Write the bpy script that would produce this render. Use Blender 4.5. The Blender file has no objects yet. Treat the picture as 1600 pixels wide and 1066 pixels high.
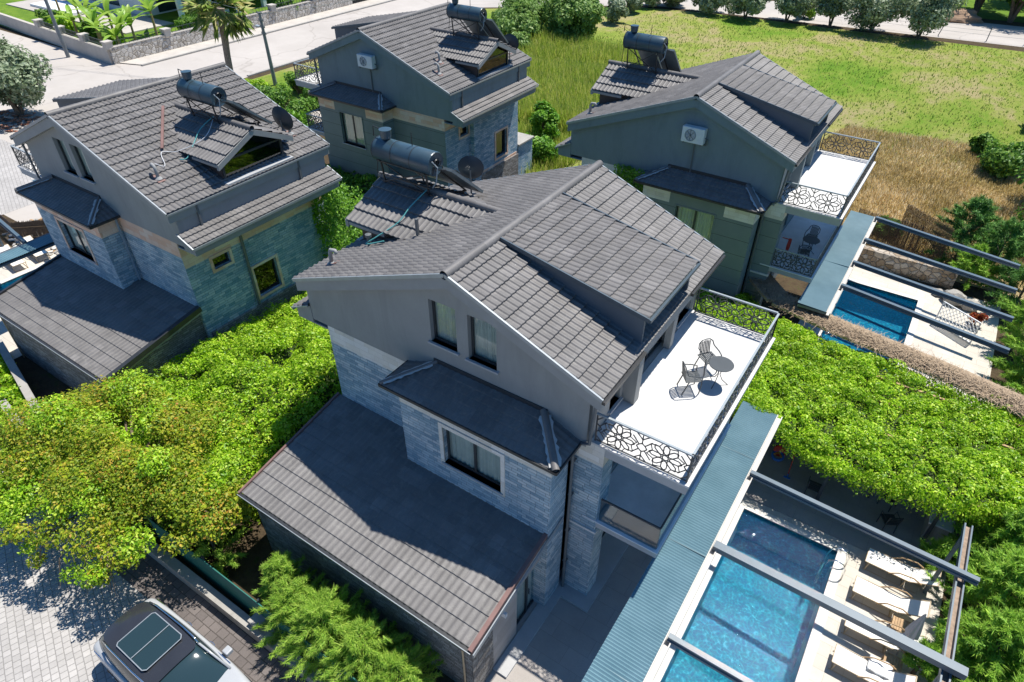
import bpy, bmesh, math, random
import numpy as np
from mathutils import Vector, Matrix, noise as mnoise
random.seed(7); rng = np.random.default_rng(11)
C = bpy.context.scene.collection
S = bpy.context.scene
# ------------------------------------------------------------------ camera
cam_d = bpy.data.cameras.new("camera"); cam = bpy.data.objects.new("camera", cam_d); C.objects.link(cam)
S.camera = cam
cam_d.sensor_width = 36.0; cam_d.sensor_fit = 'HORIZONTAL'; cam_d.lens = 36.0*1035.109/1600
cam_d.clip_start = .1; cam_d.clip_end = 2000
yaw, pit, rol = math.radians(123.791), math.radians(38.086), math.radians(.109)
F_ = Vector((math.cos(yaw)*math.cos(pit), math.sin(yaw)*math.cos(pit), -math.sin(pit)))
R_ = Vector((math.sin(yaw), -math.cos(yaw), 0)); U_ = R_.cross(F_)
R2 = R_*math.cos(rol)+U_*math.sin(rol); U2 = -R_*math.sin(rol)+U_*math.cos(rol)
M = Matrix((R2, U2, -F_)).transposed().to_4x4(); M.translation = Vector((8.85, -10.311, 19.177))
cam.matrix_world = M
# ------------------------------------------------------------------ light
SUN = Vector((.12, .385, 1)).normalized()
W = bpy.data.worlds.new("World"); S.world = W; W.use_nodes = True
nt = W.node_tree; sky = nt.nodes.new('ShaderNodeTexSky'); sky.sky_type = 'NISHITA'; sky.sun_disc = False
sky.sun_elevation = math.asin(SUN.z); sky.sun_rotation = math.atan2(SUN.x, SUN.y)
sky.air_density = 1.0; sky.dust_density = .6; sky.ozone_density = 2.0
bg = nt.nodes['Background']; bg.inputs[1].default_value = .08; tint = nt.nodes.new('ShaderNodeMix'); tint.data_type = 'RGBA'; tint.blend_type = 'MULTIPLY'
tint.inputs[0].default_value = 1; tint.inputs[7].default_value = (.46, .86, 1.22, 1); nt.links.new(sky.outputs[0], tint.inputs[6]); nt.links.new(tint.outputs[2], bg.inputs[0])
sl = bpy.data.lights.new("sun", 'SUN'); sl.energy = 5.0; sl.angle = math.radians(.5); sl.color = (1, .955, .88)
so = bpy.data.objects.new("sun", sl); C.objects.link(so); so.rotation_euler = SUN.to_track_quat('Z', 'Y').to_euler(); so.location = (0, 0, 60)
S.view_settings.view_transform = 'Standard'; S.view_settings.look = 'None'; S.view_settings.exposure = .38; S.view_settings.gamma = 1
# ------------------------------------------------------------------ materials
class NT:
    def __init__(s, name):
        s.m = bpy.data.materials.new(name); s.m.use_nodes = True; s.t = s.m.node_tree; s.n = s.t.nodes; s.l = s.t.links
        s.b = s.n['Principled BSDF']; s.o = s.n['Material Output']
    def new(s, t, **k):
        x = s.n.new('ShaderNode'+t)
        for a, v in k.items(): setattr(x, a, v)
        return x
    def link(s, a, b): s.l.new(a, b)
    def pos(s): 
        return s.new('NewGeometry').outputs['Position']
    def noise(s, scale, detail=4, rough=.55, vec=None, dist=0):
        x = s.new('TexNoise'); x.inputs['Scale'].default_value = scale; x.inputs['Detail'].default_value = detail
        x.inputs['Roughness'].default_value = rough; x.inputs['Distortion'].default_value = dist
        s.link(vec or s.pos(), x.inputs['Vector']); return x.outputs['Fac']
    def ramp(s, fac, stops, interp='LINEAR'):
        r = s.new('ValToRGB'); r.color_ramp.interpolation = interp; e = r.color_ramp.elements
        while len(e) < len(stops): e.new(.5)
        for i, (p, c) in enumerate(stops):
            e[i].position = p; e[i].color = (c[0], c[1], c[2], 1) if not isinstance(c, (int, float)) else (c, c, c, 1)
        s.link(fac, r.inputs[0]); return r.outputs[0]
    def mix(s, fac, a, b, mode='MIX'):
        x = s.new('Mix', data_type='RGBA', blend_type=mode)
        for k, v in ((0, fac), (6, a), (7, b)):
            if isinstance(v, (int, float)): x.inputs[k].default_value = v if k == 0 else (v, v, v, 1)
            elif isinstance(v, tuple): x.inputs[k].default_value = (*v, 1)
            else: s.link(v, x.inputs[k])
        return x.outputs[2]
    def math(s, op, a, b=0.0):
        x = s.new('Math', operation=op)
        for k, v in ((0, a), (1, b)):
            if isinstance(v, (int, float)): x.inputs[k].default_value = v
            else: s.link(v, x.inputs[k])
        return x.outputs[0]
    def bump(s, h, strength=.4, dist=.02, normal=None):
        b = s.new('Bump'); b.inputs['Strength'].default_value = strength; b.inputs['Distance'].default_value = dist
        s.link(h, b.inputs['Height'])
        if normal: s.link(normal, b.inputs['Normal'])
        s.link(b.outputs[0], s.b.inputs['Normal']); return b.outputs[0]
    def col(s, c):
        if isinstance(c, tuple): s.b.inputs['Base Color'].default_value = (*c, 1)
        else: s.link(c, s.b.inputs['Base Color'])
    def set(s, rough=None, metal=None, spec=None):
        if rough is not None: s.b.inputs['Roughness'].default_value = rough
        if metal is not None: s.b.inputs['Metallic'].default_value = metal
        if spec is not None: s.b.inputs['Specular IOR Level'].default_value = spec
    def vec(s, fx, fy, fz):   # build a vector from lists of (x,y,z) weights on world position
        sp = s.new('SeparateXYZ'); s.link(s.pos(), sp.inputs[0]); cb = s.new('CombineXYZ')
        for i, w in enumerate((fx, fy, fz)):
            acc = None
            for j, k in enumerate(w):
                if k == 0: continue
                t = s.math('MULTIPLY', sp.outputs[j], float(k)); acc = t if acc is None else s.math('ADD', acc, t)
            if acc is not None: s.link(acc, cb.inputs[i])
        return cb.outputs[0]
    def warp(s, v, amt, scale):   # wobble a vector with coloured noise
        x = s.new('TexNoise'); x.inputs['Scale'].default_value = scale; x.inputs['Detail'].default_value = 2; s.link(s.pos(), x.inputs['Vector'])
        a = s.new('VectorMath', operation='SUBTRACT'); s.link(x.outputs['Color'], a.inputs[0]); a.inputs[1].default_value = (.5, .5, .5)
        b = s.new('VectorMath', operation='SCALE'); s.link(a.outputs[0], b.inputs[0]); b.inputs['Scale'].default_value = amt
        c = s.new('VectorMath', operation='ADD'); s.link(v, c.inputs[0]); s.link(b.outputs[0], c.inputs[1]); return c.outputs[0]

def plain(name, c, rough=.6, var=.15, scale=3., bump=0., bscale=60., metal=0, spec=.5, dirt=None):
    t = NT(name); f = t.noise(scale, 6, .65)
    lo = tuple(x*(1-var) for x in c); hi = tuple(min(1, x*(1+var)) for x in c)
    cc = t.ramp(f, [(.3, lo), (.7, hi)])
    if dirt:
        g = t.ramp(t.noise(1., 8, .72, dist=.8, vec=t.vec((dirt[1]*2.2, 0, 0), (0, dirt[1]*2.2, 0), (0, 0, dirt[1]*.5))), [(.48, 0.), (.7, 1.)]); cc = t.mix(t.math('MULTIPLY', g, dirt[2]), cc, dirt[0])
    t.col(cc); t.set(rough, metal, spec)
    if bump: t.bump(t.noise(bscale, 5, .7), bump, .01)
    return t.m
def stone(name, cols, bw, bh, mortar, msize=.006, rough=.85, bump=.9, tint=None):
    t = NT(name); v = t.warp(t.vec((1, 1, 0), (0, 0, 1), (0, 0, 0)), .03, 2.5)
    br = t.new('TexBrick'); t.link(v, br.inputs['Vector']); br.inputs['Scale'].default_value = 1
    br.inputs['Brick Width'].default_value = bw; br.inputs['Row Height'].default_value = bh; br.inputs['Mortar Size'].default_value = msize
    br.inputs['Mortar Smooth'].default_value = .3; br.offset = .37; br.squash = .7; br.squash_frequency = 3
    br.inputs['Color1'].default_value = (0, 0, 0, 1); br.inputs['Color2'].default_value = (1, 1, 1, 1); br.inputs['Mortar'].default_value = (.5, .5, .5, 1)
    n = t.noise(13, 6, .8); f = t.math('ADD', t.math('MULTIPLY', br.outputs['Color'], .62), t.math('MULTIPLY', n, .6))
    c = t.ramp(f, [(i/(len(cols)-1)*.75+.13, q) for i, q in enumerate(cols)])
    c = t.mix(br.outputs['Fac'], c, mortar); big = t.noise(.9, 4, .6)
    c = t.mix(t.ramp(big, [(.4, 0.), (.75, .55)]), c, tint or cols[0]); t.col(c); t.set(rough, spec=.3)
    h = t.math('SUBTRACT', t.math('ADD', t.math('MULTIPLY', br.outputs['Color'], .7), t.math('MULTIPLY', t.noise(22, 5, .7), .9)), t.math('MULTIPLY', br.outputs['Fac'], 1.))
    t.bump(h, bump, .07); return t.m
MAT = {}
def tilemat():
    t = NT('roof tile'); f = t.noise(1.3, 6, .6); g = t.noise(55, 3, .6)
    c = t.ramp(f, [(.25, (.126, .12, .115)), (.75, (.188, .179, .171))])
    c = t.mix(.25, c, t.ramp(g, [(.3, (.09, .08, .078)), (.7, (.27, .25, .24))]))
    sp = t.ramp(t.noise(16, 3, .6), [(.745, 0.), (.765, 1.)]); c = t.mix(t.math('MULTIPLY', sp, .8), c, (.6, .6, .58))
    sp_ = t.new('SeparateXYZ'); t.link(t.pos(), sp_.inputs[0]); cb = t.new('CombineXYZ')
    for i, q in ((0, .37), (1, .4)): t.link(t.math('FLOOR', t.math('DIVIDE', sp_.outputs[i], q)), cb.inputs[i])
    wn = t.new('TexWhiteNoise'); wn.noise_dimensions = '3D'; t.link(cb.outputs[0], wn.inputs['Vector'])
    c = t.mix(1., c, t.ramp(wn.outputs['Value'], [(0, .86), (.9, 1.06), (1., 1.22)]), 'MULTIPLY')
    c = t.mix(t.math('MULTIPLY', t.ramp(t.noise(2.2, 9, .8, dist=1.8), [(.52, 0.), (.7, 1.)]), .4), c, (.3, .29, .26))
    t.col(c); t.set(.55, spec=.4); t.bump(g, .25, .006); return t.m
MAT['tile'] = tilemat()
MAT['render'] = plain('grey render', (.29, .295, .285), .8, .07, .8, .12, 90, dirt=((.19, .195, .19), .7, .35))
MAT['render2'] = plain('slate render', (.2, .25, .262), .75, .07, .8, .12, 90, dirt=((.08, .1, .11), .7, .3))
MAT['fascia'] = plain('grey fascia', (.29, .295, .29), .7, .08, 1.5, .05)
MAT['cheek'] = plain('dark dormer cladding', (.1, .125, .15), .5, .1, 1)
MAT['trim'] = plain('light metal trim', (.32, .35, .37), .4, .1, 4, metal=.3)
MAT['dtrim'] = plain('dark metal trim', (.07, .1, .125), .4, .1, 4, metal=.2)
MAT['darktrim'] = plain('dark gutter', (.03, .032, .035), .4, .15, 4)
MAT['rust'] = plain('brown flashing', (.2, .11, .095), .6, .2, 3)
MAT['stoneB'] = stone('blue split stone', [(.16, .26, .36), (.34, .48, .58), (.53, .66, .73), (.72, .78, .8)], .42, .11, (.12, .16, .19))
MAT['stoneT'] = stone('teal split stone', [(.13, .25, .36), (.25, .42, .57), (.42, .57, .7), (.6, .7, .78)], .42, .11, (.06, .12, .14))
MAT['stoneC'] = stone('cream travertine', [(.62, .57, .47), (.74, .69, .6), (.8, .76, .69), (.84, .81, .76)], .6, .2, (.45, .42, .38), .003, bump=.35, tint=(.55, .52, .47))
MAT['stoneP'] = stone('pink travertine', [(.68, .4, .26), (.78, .5, .35), (.8, .58, .44), (.82, .68, .56)], .6, .2, (.45, .34, .28), .003, bump=.35, tint=(.62, .38, .27))
MAT['stoneG'] = stone('rough grey stone', [(.16, .14, .13), (.27, .25, .23), (.36, .34, .32), (.5, .48, .45)], .3, .09, (.12, .11, .1), .01, bump=1.)
MAT['deck'] = None
MAT['slab'] = plain('pale slab edge', (.42, .42, .42), .7, .08, 2)
MAT['rail'] = plain('grey railing', (.06, .066, .072), .45, .1, 6)
MAT['frame'] = plain('anthracite frame', (.035, .04, .045), .4, .1, 6)
MAT['sill'] = plain('pale sill', (.4, .41, .42), .6, .08, 6)
MAT['pipe'] = plain('grey downpipe', (.13, .14, .145), .45, .1, 6)
MAT['tank'] = plain('painted tank', (.045, .08, .105), .32, .1, 3, spec=.6)
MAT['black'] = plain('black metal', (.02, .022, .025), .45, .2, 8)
MAT['dishm'] = plain('dark dish', (.03, .045, .06), .4, .1, 4)
MAT['white'] = plain('white plastic', (.75, .76, .76), .45, .04, 4)
MAT['teal'] = plain('teal hose', (.12, .42, .4), .5, .1, 5)
MAT['red'] = plain('red plastic', (.6, .05, .03), .45, .1, 5)
MAT['bluep'] = plain('blue plastic', (.03, .15, .5), .45, .1, 5)
MAT['yellow'] = plain('orange plastic', (.6, .33, .06), .45, .1, 5)
MAT['wood'] = plain('weathered wood', (.42, .27, .14), .7, .25, 8)
MAT['tan'] = plain('tan tube', (.42, .32, .2), .45, .12, 6)
MAT['cloth'] = plain('cream cloth', (.78, .75, .70), .9, .04, 6, .2, 200)
MAT['umb'] = plain('grey umbrella cloth', (.5, .46, .45), .9, .06, 6)
MAT['bark'] = plain('bark', (.16, .115, .08), .9, .35, 6, .8, 25)
MAT['conc'] = plain('concrete wall', (.36, .34, .31), .85, .14, .9, .3, 40, dirt=((.2, .19, .17), 1.3, .6))
MAT['greenf'] = plain('green screen', (.02, .15, .12), .7, .15, 2)
MAT['reed'] = plain('reed screen', (.13, .095, .07), .9, .4, 14, .8, 60)
MAT['thatch'] = plain('dry thatch', (.36, .27, .18), .95, .45, 9, 1., 45)
MAT['coping'] = plain('pale stone coping', (.62, .6, .55), .6, .08, 2, .1)
MAT['gutterb'] = plain('beige gutter', (.56, .53, .48), .5, .08, 3)
MAT['beam'] = plain('steel beam', (.09, .13, .16), .4, .1, 4, spec=.6)
def panelmat():
    t = NT('dark panel with joints'); sp = t.new('SeparateXYZ'); t.link(t.pos(), sp.inputs[0])
    f = t.math('FRACT', t.math('DIVIDE', t.math('ADD', sp.outputs[2], .07), .72)); j = t.ramp(f, [(.0, 1.), (.02, 0.)], 'CONSTANT')
    c = t.ramp(t.noise(.9, 5, .6), [(.3, (.155, .2, .21)), (.7, (.2, .245, .25))]); c = t.mix(j, c, (.03, .04, .045)); t.col(c); t.set(.6)
    return t.m
MAT['panel'] = panelmat()
def corr():
    t = NT('corrugated blue sheet'); t.col(t.ramp(t.noise(1.1, 6, .65), [(.3, (.105, .2, .24)), (.7, (.15, .26, .305))])); t.set(.5, spec=.5); return t.m
MAT['sheet'] = corr()
def glassm(name, tint=(.85, .9, .9), trans=.55):
    t = NT(name); t.n.remove(t.b); g = t.new('BsdfGlossy'); g.inputs['Roughness'].default_value = .03; g.inputs['Color'].default_value = (1, 1, 1, 1)
    tr = t.new('BsdfTransparent'); tr.inputs['Color'].default_value = (*tint, 1)
    lw = t.new('LayerWeight'); lw.inputs['Blend'].default_value = .5; fac = t.math('ADD', t.math('MULTIPLY', t.math('POWER', lw.outputs['Facing'], 3.), trans), .07)
    mx = t.new('MixShader'); t.link(fac, mx.inputs[0]); t.link(tr.outputs[0], mx.inputs[1]); t.link(g.outputs[0], mx.inputs[2]); t.link(mx.outputs[0], t.o.inputs['Surface']); return t.m
MAT['glass'] = glassm('window glass', (.8, .87, .85), .35)
MAT['glassd'] = glassm('dormer glass', (.2, .26, .2), .55)
MAT['curtain'] = plain('curtain', (.55, .57, .54), .9, .08, 3)
MAT['carpaint'] = plain('silver car paint', (.4, .41, .42), .22, .03, 3, spec=.7)
MAT['carglass'] = (lambda t: (t.col((.02, .04, .045)), t.set(.06, spec=.8), t.m)[2])(NT('tinted car glass'))
MAT['chrome'] = plain('chrome', (.8, .8, .8), .15, .02, 3, metal=1)
MAT['tyre'] = plain('tyre', (.02, .02, .02), .85, .1, 6)
def watermat():
    t = NT('pool water'); t.n.remove(t.b); g = t.new('BsdfGlossy'); g.inputs['Roughness'].default_value = .04
    rf = t.new('BsdfTransparent'); rf.inputs['Color'].default_value = (.42, .86, .95, 1)
    fr = t.new('Fresnel'); fr.inputs['IOR'].default_value = 1.33
    b = t.new('Bump'); b.inputs['Strength'].default_value = .55; b.inputs['Distance'].default_value = .08
    t.link(t.noise(3.2, 6, .6, dist=1.5), b.inputs['Height']); t.link(b.outputs[0], g.inputs['Normal']); t.link(b.outputs[0], fr.inputs['Normal'])
    dfu = t.new('BsdfDiffuse'); dfu.inputs['Color'].default_value = (.0, .15, .34, 1); m0 = t.new('MixShader'); m0.inputs[0].default_value = .17; t.link(rf.outputs[0], m0.inputs[1]); t.link(dfu.outputs[0], m0.inputs[2])
    mx = t.new('MixShader'); t.link(fr.outputs[0], mx.inputs[0]); t.link(m0.outputs[0], mx.inputs[1]); t.link(g.outputs[0], mx.inputs[2]); t.link(mx.outputs[0], t.o.inputs['Surface']); return t.m
MAT['water'] = watermat()
def mosaic_ripple_light():
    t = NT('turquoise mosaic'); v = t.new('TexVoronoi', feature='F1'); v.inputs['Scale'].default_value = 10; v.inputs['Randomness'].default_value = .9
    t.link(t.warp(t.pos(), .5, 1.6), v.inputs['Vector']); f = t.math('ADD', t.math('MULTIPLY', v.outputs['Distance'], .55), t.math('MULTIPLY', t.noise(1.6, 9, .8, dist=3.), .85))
    t.col(t.ramp(f, [(.36, (.0, .045, .15)), (.5, (.0, .07, .17)), (.68, (.0, .13, .19)), (.84, (.0, .23, .29)), (.96, (.14, .46, .5))])); t.set(.5); return t.m  # rippling light on the pool floor is painted into the tile colours
MAT['mosaic'] = mosaic_ripple_light()
def pavers(name, c1, c2, mort, bw, bh, rot=0., off=.5, mix=.3, msz=.012):
    t = NT(name); v = t.vec((math.cos(rot), -math.sin(rot), 0), (math.sin(rot), math.cos(rot), 0), (0, 0, 0)); v = t.warp(v, .03, 1.5)
    br = t.new('TexBrick'); t.link(v, br.inputs['Vector']); br.inputs['Scale'].default_value = 1; br.offset = off
    br.inputs['Brick Width'].default_value = bw; br.inputs['Row Height'].default_value = bh; br.inputs['Mortar Size'].default_value = msz
    br.inputs['Color1'].default_value = (*c1, 1); br.inputs['Color2'].default_value = (*c2, 1); br.inputs['Mortar'].default_value = (*mort, 1)
    n = t.ramp(t.noise(.5, 8, .7), [(.3, .75), (.7, 1.12)]); c = t.mix(1., br.outputs['Color'], n, 'MULTIPLY')
    c = t.mix(mix, c, t.ramp(t.noise(18, 4, .7), [(.3, c1), (.7, c2)])); t.col(c); t.set(.85, spec=.25)
    t.bump(t.math('SUBTRACT', t.noise(30, 4), br.outputs['Fac']), .5, .02); return t.m
MAT['pavers'] = pavers('street pavers', (.50, .475, .45), (.39, .37, .35), (.18, .17, .16), .21, .21, .35)
MAT['paversd'] = pavers('dark pavers', (.19, .165, .155), (.12, .105, .1), (.04, .035, .03), .34, .26, .0, .37, .35, .014)
MAT['deck'] = pavers('white terrace tiles', (.67, .66, .645), (.64, .63, .61), (.45, .45, .43), .62, .62, 0, 0., .25, .006)
MAT['patio'] = pavers('patio slabs', (.44, .40, .37), (.38, .35, .32), (.27, .245, .225), 1.2, .6, 0, msz=.006)
MAT['pooldeck'] = pavers('cream pool deck', (.62, .57, .49), (.57, .52, .45), (.42, .38, .32), .9, .45, 0, .5, .25, .007)
def roadmat():
    t = NT('concrete road'); c = t.ramp(t.noise(.12, 8, .65), [(.3, (.40, .365, .33)), (.7, (.5, .46, .42))])
    vo = t.new('TexVoronoi', feature='DISTANCE_TO_EDGE'); vo.inputs['Scale'].default_value = .11; t.link(t.warp(t.pos(), 1.5, .6), vo.inputs['Vector'])
    c = t.mix(t.math('MULTIPLY', t.ramp(vo.outputs['Distance'], [(0, 1.), (.012, 0.)]), .5), c, (.25, .22, .19))
    c = t.mix(t.ramp(t.noise(1.5, 8, .75, dist=1.), [(.5, 0.), (.75, .5)]), c, (.40, .36, .32)); t.col(c); t.set(.9, spec=.2); t.bump(t.noise(12, 6), .3, .02); return t.m
MAT['road'] = roadmat()
def soil():
    t = NT('garden soil'); t.col(t.ramp(t.noise(1.6, 8, .7), [(.3, (.045, .035, .022)), (.55, (.09, .065, .04)), (.7, (.05, .075, .02))])); t.set(.95, spec=.1); t.bump(t.noise(9, 6), .8, .08); return t.m
MAT['soil'] = soil()
def field():
    t = NT('meadow grass'); sp = t.new('SeparateXYZ'); t.link(t.pos(), sp.inputs[0])
    v = t.vec((.8, .6, 0), (-.18, .25, 0), (0, 0, 0))
    n1 = t.noise(.09, 8, .62, dist=.6); n2 = t.noise(1.2, 8, .72, vec=t.vec((1, 0, 0), (0, .35, 0), (0, 0, 0)))
    f = t.math('ADD', t.math('MULTIPLY', n1, .75), t.math('MULTIPLY', n2, .35))
    green = t.ramp(f, [(.36, (.11, .24, .02)), (.46, (.19, .31, .035)), (.55, (.3, .35, .07)), (.64, (.42, .36, .17))])
    dry = t.ramp(t.math('ADD', t.math('MULTIPLY', n2, .6), t.math('MULTIPLY', t.noise(.22, 9, .75, dist=2.5), .6)), [(.38, (.22, .19, .05)), (.5, (.48, .34, .13)), (.62, (.66, .5, .26)), (.75, (.75, .63, .4))])
    # dry strip beside the near plots: the grass was cut and went yellow below y ~ 52
    w = t.math('ADD', sp.outputs[1], t.math('MULTIPLY', t.math('SUBTRACT', t.noise(.12, 5, .6), .5), 16.))
    k = t.new('MapRange'); k.inputs[1].default_value = 40; k.inputs[2].default_value = 48; k.inputs[3].default_value = 1; k.inputs[4].default_value = 0; t.link(w, k.inputs[0])
    k2 = t.new('MapRange'); k2.inputs[1].default_value = -10; k2.inputs[2].default_value = -3; k2.inputs[3].default_value = 0; k2.inputs[4].default_value = 1; t.link(sp.outputs[0], k2.inputs[0])
    c = t.mix(t.math('MULTIPLY', k.outputs[0], k2.outputs[0]), green, dry); t.col(c); t.set(.95, spec=.1); t.bump(t.noise(5, 8, .8), 1., .25); return t.m
MAT['field'] = field()
def leafmat(name, cols, trans=.35, rough=.5, patch=.5, pscale=.5):
    t = NT(name); g = t.new('NewGeometry'); c = t.ramp(g.outputs['Random Per Island'], [(i/(len(cols)-1), q) for i, q in enumerate(cols)])
    p = t.ramp(t.noise(pscale, 4, .6), [(.38, 0.), (.62, 1.)]); c = t.mix(t.math('MULTIPLY', p, patch), c, cols[0] if patch > 0 else cols[-1])
    t.col(c); t.set(rough, spec=.35)
    tr = t.new('BsdfTranslucent'); t.link(c, tr.inputs['Color']); mx = t.new('MixShader'); mx.inputs[0].default_value = trans
    t.link(t.b.outputs[0], mx.inputs[1]); t.link(tr.outputs[0], mx.inputs[2]); t.link(mx.outputs[0], t.o.inputs['Surface']); return t.m
MAT['vine'] = leafmat('vine leaves', [(.12, .28, .012), (.34, .6, .02), (.55, .8, .035), (.8, .92, .14)], .42, .4, .5, 1.3)
MAT['vine2'] = leafmat('dark vine leaves', [(0.079, 0.21, 0.022), (0.142, 0.33, 0.03), (0.236, 0.48, 0.038), (0.347, 0.6, 0.045)], .35, .45, .5, .5)
MAT['ytree'] = leafmat('yellowish tree leaves', [(.09, .19, .012), (.34, .46, .02), (.52, .6, .03), (.68, .5, .07)], .4, .5, .6, 1.5)
MAT['tips'] = leafmat('orange leaf tips', [(.5, .3, .04), (.62, .45, .05), (.5, .2, .03), (.66, .55, .1)], .4, .5, 0., 1.)
MAT['conif'] = leafmat('bright conifer sprays', [(.17, .33, .04), (.31, .53, .06), (.44, .64, .085), (.54, .68, .13)] or [(0.119, 0.289, 0.043), (0.238, 0.476, 0.06), (0.374, 0.612, 0.076), (0.476, 0.612, 0.119)], .45, .6, .15, 1.)
MAT['cypress'] = leafmat('dark conifer sprays', [(0.034, 0.128, 0.025), (0.085, 0.238, 0.043), (0.17, 0.374, 0.06), (0.255, 0.459, 0.085)], .25, .6, .5, .6)
MAT['olive'] = leafmat('olive leaves', [(.13, .19, .09), (.22, .29, .15), (.34, .41, .25), (.45, .52, .36)], .25, .5, .25, .8)
MAT['shrub'] = leafmat('shrub leaves', [(0.05, 0.136, 0.019), (0.118, 0.272, 0.032), (0.218, 0.416, 0.048), (0.336, 0.512, 0.096)], .35, .5, .4, .6)
MAT['banana'] = leafmat('banana leaves', [(0.13, 0.286, 0.026), (0.26, 0.468, 0.052), (0.39, 0.546, 0.091), (0.468, 0.585, 0.13)], .4, .4, 0., 1.)
MAT['palmleaf'] = leafmat('palm leaves', [(.12, .22, .03), (.25, .36, .06), (.4, .46, .12), (.5, .42, .18)], .4, .5, 0., 1.)
MAT['reedg'] = leafmat('tall grass', [(.2, .32, .035), (.36, .48, .06), (.52, .56, .1), (.68, .62, .22)], .4, .7, .3, .3)
MAT['dryg'] = leafmat('dry grass', [(.34, .26, .08), (.66, .49, .22), (.8, .64, .36), (.88, .78, .55)], .5, .8, .75, .22)
MAT['thicket'] = plain('dark twigs', (.03, .05, .012), .95, .4, 3)  # colour of the solid sheet added under the leaves
# ------------------------------------------------------------------ mesh helpers
def tag(o, label=None, cat=None, group=None, kind=None):
    if label: o['label'] = label
    if cat: o['category'] = cat
    if group: o['group'] = group
    if kind: o['kind'] = kind
    return o
def empty(name, loc=(0, 0, 0), label=None, cat=None, group=None, rz=0):
    o = bpy.data.objects.new(name, None); C.objects.link(o); o.location = loc; o.rotation_euler = (0, 0, rz); o.empty_display_size = .2
    return tag(o, label, cat, group)
class MB:
    def __init__(s, sx=1): s.v = []; s.f = []; s.mi = []; s.sx = sx; s.cur = 0
    def add(s, vs, fs):
        b = len(s.v); s.v += [(s.sx*x, y, z) for x, y, z in vs]
        for f in fs:
            f = [b+i for i in f]
            if s.sx < 0: f.reverse()
            s.f.append(f); s.mi.append(s.cur)
    def box(s, x0, x1, y0, y1, z0, z1):
        s.add([(x0, y0, z0), (x1, y0, z0), (x1, y1, z0), (x0, y1, z0), (x0, y0, z1), (x1, y0, z1), (x1, y1, z1), (x0, y1, z1)],
              [(0, 3, 2, 1), (4, 5, 6, 7), (0, 1, 5, 4), (1, 2, 6, 5), (2, 3, 7, 6), (3, 0, 4, 7)])
    def prism(s, poly, ax, a, b):   # poly in the two other axes, extruded along ax from a to b
        n = len(poly)
        def P(p, t):
            return {'y': (p[0], t, p[1]), 'x': (t, p[0], p[1]), 'z': (p[0], p[1], t)}[ax]
        s.add([P(p, a) for p in poly]+[P(p, b) for p in poly], [tuple(range(n)), tuple(range(2*n-1, n-1, -1))]+[(i, n+i, n+(i+1) % n, (i+1) % n) for i in range(n)])
    def beam(s, a, b, w, h, up=(0, 0, 1)):
        a = Vector(a); b = Vector(b); d = (b-a).normalized(); u = Vector(up); r = d.cross(u)
        if r.length < 1e-4: r = d.cross(Vector((0, 1, 0)))
        r.normalize(); u = r.cross(d).normalized(); r *= w/2; u *= h/2
        s.add([tuple(p+i*r+j*u) for p in (a, b) for i, j in ((-1, -1), (1, -1), (1, 1), (-1, 1))],
              [(3, 2, 1, 0), (4, 5, 6, 7), (0, 1, 5, 4), (1, 2, 6, 5), (2, 3, 7, 6), (3, 0, 4, 7)])
    def tube(s, pts, r, n=8, cap=True):
        pts = [Vector(p) for p in pts]; rs = r if isinstance(r, (list, tuple)) else [r]*len(pts); vs = []; fs = []
        t = (pts[1]-pts[0]).normalized(); u = t.cross(Vector((0, 0, 1)));
        if u.length < .05: u = t.cross(Vector((0, 1, 0)))
        u.normalize()
        for i, p in enumerate(pts):
            d = (pts[min(i+1, len(pts)-1)]-pts[max(i-1, 0)]).normalized(); u = (u-d*u.dot(d)).normalized(); w = d.cross(u)
            vs += [tuple(p+rs[i]*(math.cos(2*math.pi*k/n)*u+math.sin(2*math.pi*k/n)*w)) for k in range(n)]
        for i in range(len(pts)-1):
            fs += [(i*n+k, i*n+(k+1) % n, (i+1)*n+(k+1) % n, (i+1)*n+k) for k in range(n)]
        if cap: fs += [tuple(range(n-1, -1, -1)), tuple(range((len(pts)-1)*n, len(pts)*n))]
        s.add(vs, fs)
    def lathe(s, prof, c, n=20, ax=(0, 0, 1)):   # prof: (radius, height) along ax from c
        ax = Vector(ax).normalized(); u = ax.cross(Vector((0, 1, 0)))
        if u.length < .05: u = ax.cross(Vector((1, 0, 0)))
        u.normalize(); w = ax.cross(u); c = Vector(c)
        vs = [tuple(c+ax*h+r*(math.cos(2*math.pi*k/n)*u+math.sin(2*math.pi*k/n)*w)) for r, h in prof for k in range(n)]
        s.add(vs, [(i*n+k, i*n+(k+1) % n, (i+1)*n+(k+1) % n, (i+1)*n+k) for i in range(len(prof)-1) for k in range(n)])
    def build(s, name, mats, parent=None, smooth=False, bevel=0):
        me = bpy.data.meshes.new(name); me.from_pydata(s.v, [], s.f); me.update()
        for m in (mats if isinstance(mats, (list, tuple)) else [mats]): me.materials.append(MAT[m] if isinstance(m, str) else m)
        if any(s.mi): me.polygons.foreach_set('material_index', s.mi)
        if smooth: me.polygons.foreach_set('use_smooth', [True]*len(me.polygons))
        o = bpy.data.objects.new(name, me); C.objects.link(o); o.parent = parent
        if bevel:
            b = o.modifiers.new('bevel', 'BEVEL'); b.width = bevel; b.segments = 2; b.limit_method = 'ANGLE'
        return o
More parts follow.
